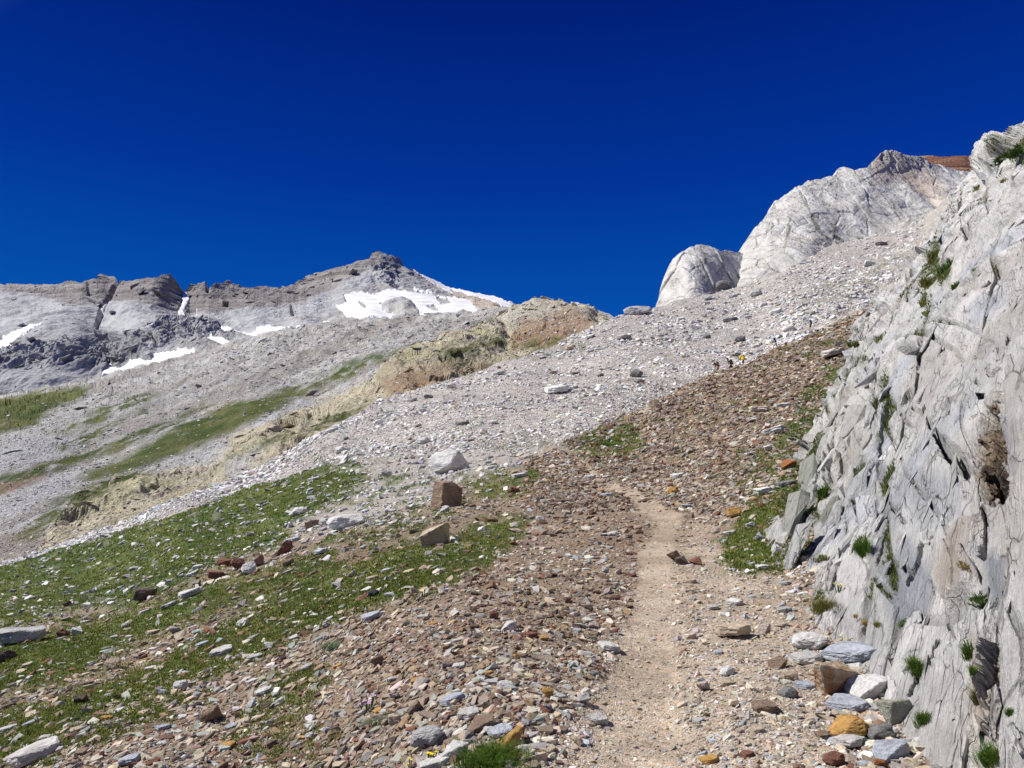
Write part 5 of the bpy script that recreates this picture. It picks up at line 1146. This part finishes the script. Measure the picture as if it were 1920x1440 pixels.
# the boulder's little cap stone and further stones, each named by its neighbour
put_rock(A, 832, 842, 22, 14, 'block', 'white', 'little white stone sitting just behind the big white boulder', 'stone')
used = set(); placed = [(h_[1], h_[2], h_[3]) for h_ in HERO]; made = 0; tries = 0
rr = random.Random(5)
WHERE = [('left of', -1, 0), ('right of', 1, 0), ('below', 0, 1), ('above', 0, -1)]
while made < 118 and tries < 6000:
    tries += 1
    px, py = rr.uniform(10, 1640), 850 + 580 * rr.random() ** .8
    U = float(np.interp(px, A.px, A.U))
    if py < U + 14 or px > BASE(py) - 14: continue
    i_ = int((px - A.px[0]) / (A.px[1] - A.px[0])); j_ = int((py - U) / (1900 - U) * (A.ny - 1))
    if A.path[j_, i_] > .25: continue
    if any(abs(px - a_) < .55 * (w_ + 26) and abs(py - b_) < .4 * (w_ + 22) for a_, b_, w_ in placed): continue
    g_, gy_ = A.grass[j_, i_], A.grey[j_, i_]
    if g_ > .5 and rr.random() < .6: continue
    color = rr.choice(['white', 'white', 'pale', 'grey', 'tan'] if (g_ > .4 or gy_ > .5) else ['pale', 'tan', 'tan', 'brown', 'brown', 'grey', 'blue', 'red', 'pink', 'dkbrown', 'white', 'orange'])
    form = rr.choice(['slab', 'slab', 'block', 'round'] if color in ('white', 'pale') else ['slab', 'slab', 'block'])
    k = sorted(MARKS, key=lambda q_: (q_[0] - px) ** 2 + (2 * (q_[1] - py)) ** 2)
    dx, dy = px - k[0][0], 2 * (py - k[0][1])
    wh = 'right of' if dx > abs(dy) else 'left of' if -dx > abs(dy) else 'below' if dy > 0 else 'above'
    key = None
    near = 'close ' if math.hypot(dx, dy) < 90 else ''
    ww = (15 + 15 * rr.random() ** 2) * (1 + .5 * sstep(1150, 1440, py))
    on = 'grass' if g_ > .5 else ('white rubble' if gy_ > .5 else ('gravel' if A.grav[j_, i_] > .5 else 'scree'))
    shape = {'slab': 'flat', 'block': 'chunky', 'round': 'rounded'}[form]
    lab = f"{shape} {NAMEC[color]} stone in the {on} {near}{wh} {k[0][2]}"
    if lab in used: continue
    used.add(lab); placed.append((px, py, ww)); made += 1
    put_rock(A, px, py, ww, ww * rr.uniform(.42, .62) if form == 'slab' else ww * rr.uniform(.6, .8), form, color, lab, 'stone', 'stone', 'stones lying about the hillside')

BM = [(1196, 581, 'the skyline boulder'), (1357, 536, 'the dark cliff-foot boulder'), (1044, 735, 'the white scree rock'), (1170, 631, 'the undercut scree slab'), (842, 868, 'the white boulder'), (1303, 614, 'the white angular scree rock'), (720, 735, 'the rusty outcrop end'), (940, 690, 'the right outcrop end'), (1481, 618, 'the blue-backpack hiker'), (1650, 470, 'the high dark slab'), (1394, 676, 'the hiker in yellow'), (560, 835, 'the left outcrop part')]
made = tries = 0
while made < 56 and tries < 5000:
    tries += 1
    px = rr.uniform(430, 1720); bu, au = float(np.interp(px, B.px, B.U)), float(np.interp(px, A.px, A.U))
    if au < bu + 30: continue
    py = bu + 12 + (au - bu - 22) * rr.random()
    if px > BASE(py) - 20 or any(abs(px - a_) < 26 and abs(py - b_) < 12 for a_, b_, w_ in placed): continue
    form = rr.choice(['slab', 'slab', 'block', 'round']); color = rr.choice(['white', 'white', 'white', 'pale', 'grey', 'tan', 'darkgrey'])
    k = min(BM, key=lambda q_: (q_[0] - px) ** 2 + (2 * (q_[1] - py)) ** 2); dx, dy = px - k[0], 2 * (py - k[1])
    wh = 'right of' if dx > abs(dy) else 'left of' if -dx > abs(dy) else 'below' if dy > 0 else 'above'
    lab = f"{ {'slab': 'flat', 'block': 'angular', 'round': 'rounded'}[form]} {NAMEC[color]} rock on the scree {'close ' if math.hypot(dx, dy) < 110 else ''}{wh} {k[2]}"
    if lab in used: continue
    used.add(lab); placed.append((px, py, 20)); made += 1; ww = 13 + 17 * rr.random() ** 2
    put_rock(B, px, py, ww, ww * rr.uniform(.36, .5) if form == 'slab' else ww * rr.uniform(.5, .7), form, color, lab, 'boulder', 'boulder', 'rocks strewn over the grey scree')

# ================================================================== TUFTS AND FLOWERS
def tuft(sheet, px, py, w, h, label, tone='green', cat='grass tuft', name='grass_tuft', per=None, group='grass tufts on the rock face'):
    if sheet is Fc and cat != 'bush': w, h = w * .95, h * .8
    P_, N_ = sheet.lookup(px, py + h * .32); P_, N_ = P_[0], N_[0]
    m = (P_[1] * CP + (P_[2] - CZ) * SP) / FPX
    n = per or int(np.clip(w * h * .35, 60, 900))
    tones = {'green': (.085, .15, .028), 'olive': (.15, .16, .05), 'bush': (.06, .11, .03), 'dry': (.22, .19, .08), 'grey': (.16, .20, .13)}
    k = max(4, n // 30)
    nn = N_ * .5 + np.array([0, -.1, .6])
    off = RNG.normal(size=(k, 3)) * np.array([w * m * .26, w * m * .26, h * m * .20]); dirs = np.repeat(nn[None] / np.linalg.norm(nn), k, 0)
    if cat == 'bush':
        off = off * [.9, .9, 1.1] + N_ * .25 * w * m; dirs = off / (np.linalg.norm(off, axis=1, keepdims=True) + 1e-9); h = h * .4
    else: off -= (off @ N_)[:, None] * N_
    V, T, c = blades(P_ + off, dirs, 30, np.full(k, h * m * .8), np.full(k, max(.0022, 1.3 * m)), palette(k, [tones[tone], tuple(np.array(tones[tone]) * [1.5, 1.25, 1.2])], [3, 1], .2), np.full(k, w * m * .22), 1.1 if cat == 'grass tuft' else 2.2)
    return link(name, make_mesh(name, V, T, M_grass, c), None, label, cat, group)
for a_ in [(1720, 1247, 38, 48, 'green grass tuft growing from a dark crack low on the rock face'), (1815, 1222, 28, 40, 'tall green tuft in the upper part of the groove beside the pink rib'), (1818, 1250, 24, 32, 'green tuft hanging under the tall tuft in the groove'),
           (1832, 1305, 20, 52, 'olive tuft in the lower groove left of the pink rib', 'olive'), (1728, 1347, 34, 36, 'green tuft beside the grey-green block'), (1855, 1418, 62, 40, 'wide green tuft at the bottom edge of the rock face'),
           (1552, 1135, 42, 48, 'olive tuft on the low ledge at the left foot of the rock face', 'olive'), (1620, 1020, 30, 48, 'mossy green clump in a crack halfway up the left of the face'), (1590, 940, 28, 20, 'small dark green cushion on the ribs near the turf', 'bush'),
           (1690, 1165, 42, 16, 'low spreading tuft on the ledge above the rock pile'), (1616, 1158, 26, 16, 'brownish tuft left of the low spreading ledge tuft', 'dry'), (1645, 1170, 22, 14, 'little olive tuft between two ledge tufts', 'olive'),
           (1478, 1086, 22, 28, 'dark tuft at the very foot of the left ribs', 'bush'), (1486, 1106, 18, 18, 'second tuft under the dark tuft at the foot of the ribs'), (1518, 1160, 22, 30, 'green tuft beside white stones at the rock foot', 'bush'),
           (1810, 1060, 26, 18, 'dry grass tuft on the bluish slab', 'dry'), (1893, 1334, 12, 26, 'small green tuft right of the pink rib'), (1540, 1045, 20, 24, 'small moss tuft on the middle of the left ribs', 'olive'), (1540, 918, 34, 40, 'mossy green patch high on the left ribs above the turf'),
           (1640, 755, 12, 40, 'narrow mossy strip on the mid face', 'olive'), (1745, 478, 26, 40, 'mossy tuft at the top of the long green streak', 'olive'), (1735, 522, 22, 34, 'mossy tuft in the middle of the long green streak', 'olive'), (1770, 495, 26, 34, 'green moss right of the long green streak'), (1790, 528, 18, 22, 'lone small tuft below right of the green streak'), (1728, 562, 12, 26, 'thin moss at the lower end of the green streak', 'olive'),
           (1830, 346, 20, 16, 'dry tuft near the top edge of the face', 'olive'), (1862, 278, 14, 12, 'brown tuft behind the top block', 'dry'), (1878, 335, 20, 12, 'olive tuft on the ledge under the top block', 'olive'), (1600, 640, 14, 26, 'moss in the notch beside the highest scree', 'olive')]:
    tuft(Fc, *a_[:5], *(a_[5:] or ()))
tuft(Fc, 1851, 1126, 38, 34, 'leafy green bush clinging to the bluish slab', 'bush', 'bush', 'bush', 900, None)
tuft(Fc, 1872, 298, 18, 15, 'round dark bush near the top of the rock face', 'bush', 'bush', 'bush', 500, None)
tuft(Fc, 1908, 282, 34, 22, 'scrubby green growth on the skyline corner of the face', 'bush', 'bush', 'bush', 900, None)
tuft(A, 918, 1418, 92, 52, 'big green grass tuft at the bottom edge left of the path', 'green', group=None, per=1500)
tuft(A, 700, 1352, 40, 22, 'grey-green thistle leaves under the pink flower', 'grey', 'plant', 'plant', group=None)
tuft(A, 620, 1215, 34, 24, 'grey-green plant at the scree edge', 'grey', 'plant', 'plant', group=None)
tuft(A, 1140, 836, 36, 14, 'green clump with yellow flowers beside the far path', 'green', 'plant', 'plant', group=None)

M_petal = (lambda m: m.done(m.n('ObjectInfo').outputs['Color'], .7, None, .1))(MT('petals'))
def flower(sheet, px, py, size, col, label, n=9, name='flower', spread=1.0):
    P_, N_ = sheet.lookup(px, py); P_ = P_[0]
    m = (P_[1] * CP + (P_[2] - CZ) * SP) / FPX
    root = link(name, None, None, label, 'flower'); root.location = P_
    for i in range(n):
        c = RNG.normal(size=3) * [size * .35 * spread, size * .3 * spread, 0] * m; c[2] = size * m * RNG.uniform(.5, 1.3)
        Vs, Ts = [], []
        for q in range(9):
            a = 6.283 * q / 9 + RNG.random() * .4; r = size * m * RNG.uniform(.13, .2)
            d = np.array([math.cos(a), math.sin(a), RNG.uniform(.1, .9)]); d /= np.linalg.norm(d); s_ = np.array([-math.sin(a), math.cos(a), 0])
            Vs += [d * r * .6 + s_ * r * .35, d * r * 1.2, d * r * .6 - s_ * r * .35]; b_ = 1 + 3 * q; Ts += [[0, b_, b_ + 1], [0, b_ + 1, b_ + 2]]
        o = link('blossom', make_mesh('blossom', np.array([[0, 0, 0]] + Vs) + c, np.array(Ts), M_petal), parent=root); o.color = (*col, 1)
        g_ = c * [.5, .5, 0]; w_ = np.array([.0012 + .5 * m, 0, 0])
        link('stem', make_mesh('stem', np.stack([g_ - w_, g_ + w_, c + w_, c - w_]), np.array([[0, 1, 2], [0, 2, 3]]), M_grass, np.tile([.08, .13, .03], (4, 1))), parent=root)
flower(A, 805, 1438, 22, (.85, .72, .02), 'yellow blossoms at the bottom edge left of the big tuft', 8)
flower(A, 770, 1443, 16, (.85, .72, .02), 'second yellow blossom cluster left of the first at the bottom edge', 5)
flower(A, 690, 1336, 22, (.62, .42, .66), 'pale pink thistle flower in the lower scree', 10)
flower(A, 796, 1129, 16, (.80, .70, .05), 'yellow flowers at the turf tip above the black stone', 7)
flower(A, 786, 1133, 10, (.40, .25, .55), 'tiny purple flower beside the yellow flowers at the turf tip', 4)
flower(A, 1136, 833, 14, (.80, .70, .04), 'yellow flowers in the green clump by the far path', 10, spread=2.2)
flower(A, 1110, 843, 8, (.80, .70, .04), 'lone yellow flower left of the green clump by the far path', 4)
flower(Fc, 1572, 1112, 14, (.85, .75, .02), 'yellow flower on the low ledge of the rock face', 6)
flower(A, 228, 1250, 10, (.72, .66, .05), 'small yellow flowers in the lower turf band', 8, spread=2.5)
flower(A, 245, 1345, 12, (.55, .52, .06), 'faint yellow flowers in the lowest grass patch on the left', 8, spread=3)

# ================================================================== HIKERS
def flat_mat(name, col, rough=.8):
    m = MT(name); n_ = m.n('TexNoise', {'Vector': m.n('TexCoord').outputs['Object'], 'Scale': 22.0, 'Detail': 4.0}).outputs[0]
    return m.done(m.mixc(n_, (*[c * .8 for c in col], 1), (*[min(1, c * 1.2) for c in col], 1)), rough, None, .2)
M_skin = flat_mat('skin', (.50, .31, .22)); M_hair = flat_mat('hair', (.05, .035, .025)); M_shoe = flat_mat('boot', (.06, .05, .045))
def skin_obj(name, verts, edges, radii, mat, parent, root=0):
    me = bpy.data.meshes.new(name); me.from_pydata(verts, edges, []); me.update()
    o = link(name, me, parent=parent); me.materials.append(mat)
    md = o.modifiers.new('skin', 'SKIN'); md.use_smooth_shade = True
    for i, r in enumerate(radii): me.skin_vertices[0].data[i].radius = (r, r) if not isinstance(r, tuple) else r
    for d in me.skin_vertices[0].data: d.use_root = False
    me.skin_vertices[0].data[root].use_root = True
    o.modifiers.new('round', 'SUBSURF').levels = 1; o.modifiers['round'].render_levels = 1
    return o
def hiker(loc, yaw, label, shirt, shorts, pack, hat, stride=1, lean=.18, pole=False):
    """a walker seen from behind, mid-stride uphill; local +Y is the walking direction"""
    L = lean
    sp = [(0, 0, .93), (0, L * .35, 1.12), (0, L * .9, 1.32), (0, L * 1.25, 1.44), (0, L * 1.45, 1.53), (0, L * 1.7 + .02, 1.62), (0, L * 1.75 + .01, 1.70)]
    V = list(sp); E = [(i, i + 1) for i in range(6)]; Rr = [.13, (.14, .105), (.165, .115), .10, .055, .085, .07]
    for s in (-1, 1):
        f = .30 * s * stride
        b = len(V)
        V += [(s * .10, .01, .86), (s * .11, f * .55 + .08, .50), (s * .11, f * .9 - .04, .10 if f > 0 else .12), (s * .12, f * .9 + .13, .04 if f > 0 else .03)]
        E += [(0, b), (b, b + 1), (b + 1, b + 2), (b + 2, b + 3)]; Rr += [.098, .062, .042, .036]
        b = len(V); g = -f
        hx, hy, hz = s * .25, L + g * .8 + .18, .98
        V += [(s * .19, L * 1.15, 1.40), (s * .26, L * .8 + g * .5 - .04, 1.15), (hx, hy, hz), (hx, hy + .06, hz - .06)]
        E += [(3, b), (b, b + 1), (b + 1, b + 2), (b + 2, b + 3)]; Rr += [.062, .046, .033, .032]
        for q, (dx_, ln) in enumerate(((-.03, .065), (-.01, .08), (.01, .075), (.03, .06))):
            k_ = len(V); V += [(hx + dx_, hy + .09, hz - .09), (hx + dx_, hy + .09 + ln * .5, hz - .09 - ln)]; E += [(b + 3, k_), (k_, k_ + 1)]; Rr += [.010, .008]
        k_ = len(V); V += [(hx - s * .04, hy + .08, hz - .03), (hx - s * .05, hy + .12, hz - .045)]; E += [(b + 3, k_), (k_, k_ + 1)]; Rr += [.011, .009]
    body = skin_obj('person', V, E, Rr, M_skin, None)
    body['label'] = label; body['category'] = 'person'; body['group'] = 'hikers on the crest'
    body.location = loc; body.rotation_euler = (0, 0, yaw)
    Vs = sp[0:4]; Es = [(0, 1), (1, 2), (2, 3)]; Rs = [.155, (.168, .13), (.19, .14), .115]
    n_leg = 4; arm_b = [7 + 4, None]
    idx = 7
    for s in (-1, 1):
        a0 = V[idx + 4]; a1 = V[idx + 5]; idx += 8 + 10
        k_ = len(Vs); Vs = Vs + [a0, a1]; Es += [(3, k_), (k_, k_ + 1)]; Rs += [.078, .062]
    skin_obj('shirt', Vs, Es, Rs, flat_mat('shirt', shirt), body)
    idx = 7; Vh = [(0, 0, .97), (0, 0, .90)]; Eh = [(0, 1)]; Rh = [.155, .15]
    for s in (-1, 1):
        h0, h1 = np.array(V[idx]), np.array(V[idx + 1]); k_ = len(Vh)
        Vh += [tuple(h0), tuple(h0 * .25 + h1 * .75)]; Eh += [(1, k_), (k_, k_ + 1)]; Rh += [.12, .09]
        skin_obj('boot', [tuple(np.array(V[idx + 2]) + [0, 0, .05]), V[idx + 2], tuple(np.array(V[idx + 3]) + [0, .05, 0])], [(0, 1), (1, 2)], [.056, .056, .045], M_shoe, body)
        idx += 18
    skin_obj('shorts', Vh, Eh, Rh, flat_mat('shorts', shorts), body)
    hd = np.array(sp[5])
    skin_obj('hat' if hat else 'hair', [tuple(hd + [0, -.01, .05]), tuple(hd + [0, -.005, .10])] + ([tuple(hd + [0, .13, .05])] if hat else [tuple(hd + [0, -.05, -.02])]), [(0, 1), (0, 2)], [.098, .075, .05], flat_mat('hat', hat) if hat else M_hair, body)
    # rounded rucksack with lid and two straps
    bk = bmesh.new(); bmesh.ops.create_cube(bk, size=1.0)
    for v in bk.verts:
        v.co.x *= .34 * (1 - .12 * (v.co.z > 0)); v.co.y *= .20; v.co.z *= .50
    bmesh.ops.bevel(bk, geom=list(bk.edges), offset=.06, segments=3, affect='EDGES')
    me = bpy.data.meshes.new('backpack'); bk.to_mesh(me); bk.free(); me.materials.append(flat_mat('pack', pack))
    p_ = link('backpack', me, parent=body); p_.location = (0, L * .7 - .26, 1.22); p_.rotation_euler = (-L * 1.2, 0, 0)
    lid = bmesh.new(); bmesh.ops.create_cube(lid, size=1.0)
    for v in lid.verts: v.co.x *= .30; v.co.y *= .22; v.co.z *= .10
    bmesh.ops.bevel(lid, geom=list(lid.edges), offset=.035, segments=2, affect='EDGES')
    me = bpy.data.meshes.new('lid'); lid.to_mesh(me); lid.free(); me.materials.append(p_.data.materials[0])
    l_ = link('lid', me, parent=p_); l_.location = (0, 0, .29)
    for s in (-1, 1):
        skin_obj('strap', [(s * .10, .08, .22), (s * .12, .25, .24), (s * .12, .42, .12), (s * .14, .36, -.10), (s * .12, .10, -.18)], [(0, 1), (1, 2), (2, 3), (3, 4)], [.02] * 5, M_hair, p_)
def crest_spot(px, back, drop):
    i = np.interp(px, A.px, np.arange(A.nx)); a = int(i); P_ = A.P[0, a]
    return Vector((P_[0] * (1 + back / P_[1]), P_[1] + back, P_[2] - drop))
hiker(crest_spot(1346, .8, .55), .9, 'leftmost dark-clad hiker, only head and rucksack above the crest', (.05, .04, .035), (.06, .05, .045), (.07, .05, .04), (.06, .045, .035), 1, .3)
hiker(crest_spot(1372, .8, .45), .8, 'bare-headed hiker in black between the leftmost one and the yellow one', (.035, .03, .03), (.05, .045, .04), (.04, .035, .03), None, -1, .25)
hiker(crest_spot(1394, .6, .32), .5, 'hiker in a yellow top with yellow rucksack', (.75, .58, .02), (.10, .08, .07), (.70, .55, .03), (.10, .07, .05), 1, .22)
hiker(crest_spot(1458, .4, .20), .7, 'stooping hiker with a dark navy rucksack and white shorts', (.50, .50, .62), (.75, .75, .82), (.02, .02, .06), (.55, .55, .60), -1, .42)
hiker(crest_spot(1521, .0, -.12), .4, 'topmost hiker with a blue rucksack and bare legs', (.55, .50, .50), (.03, .03, .04), (.02, .12, .22), (.06, .07, .10), 1, .15)
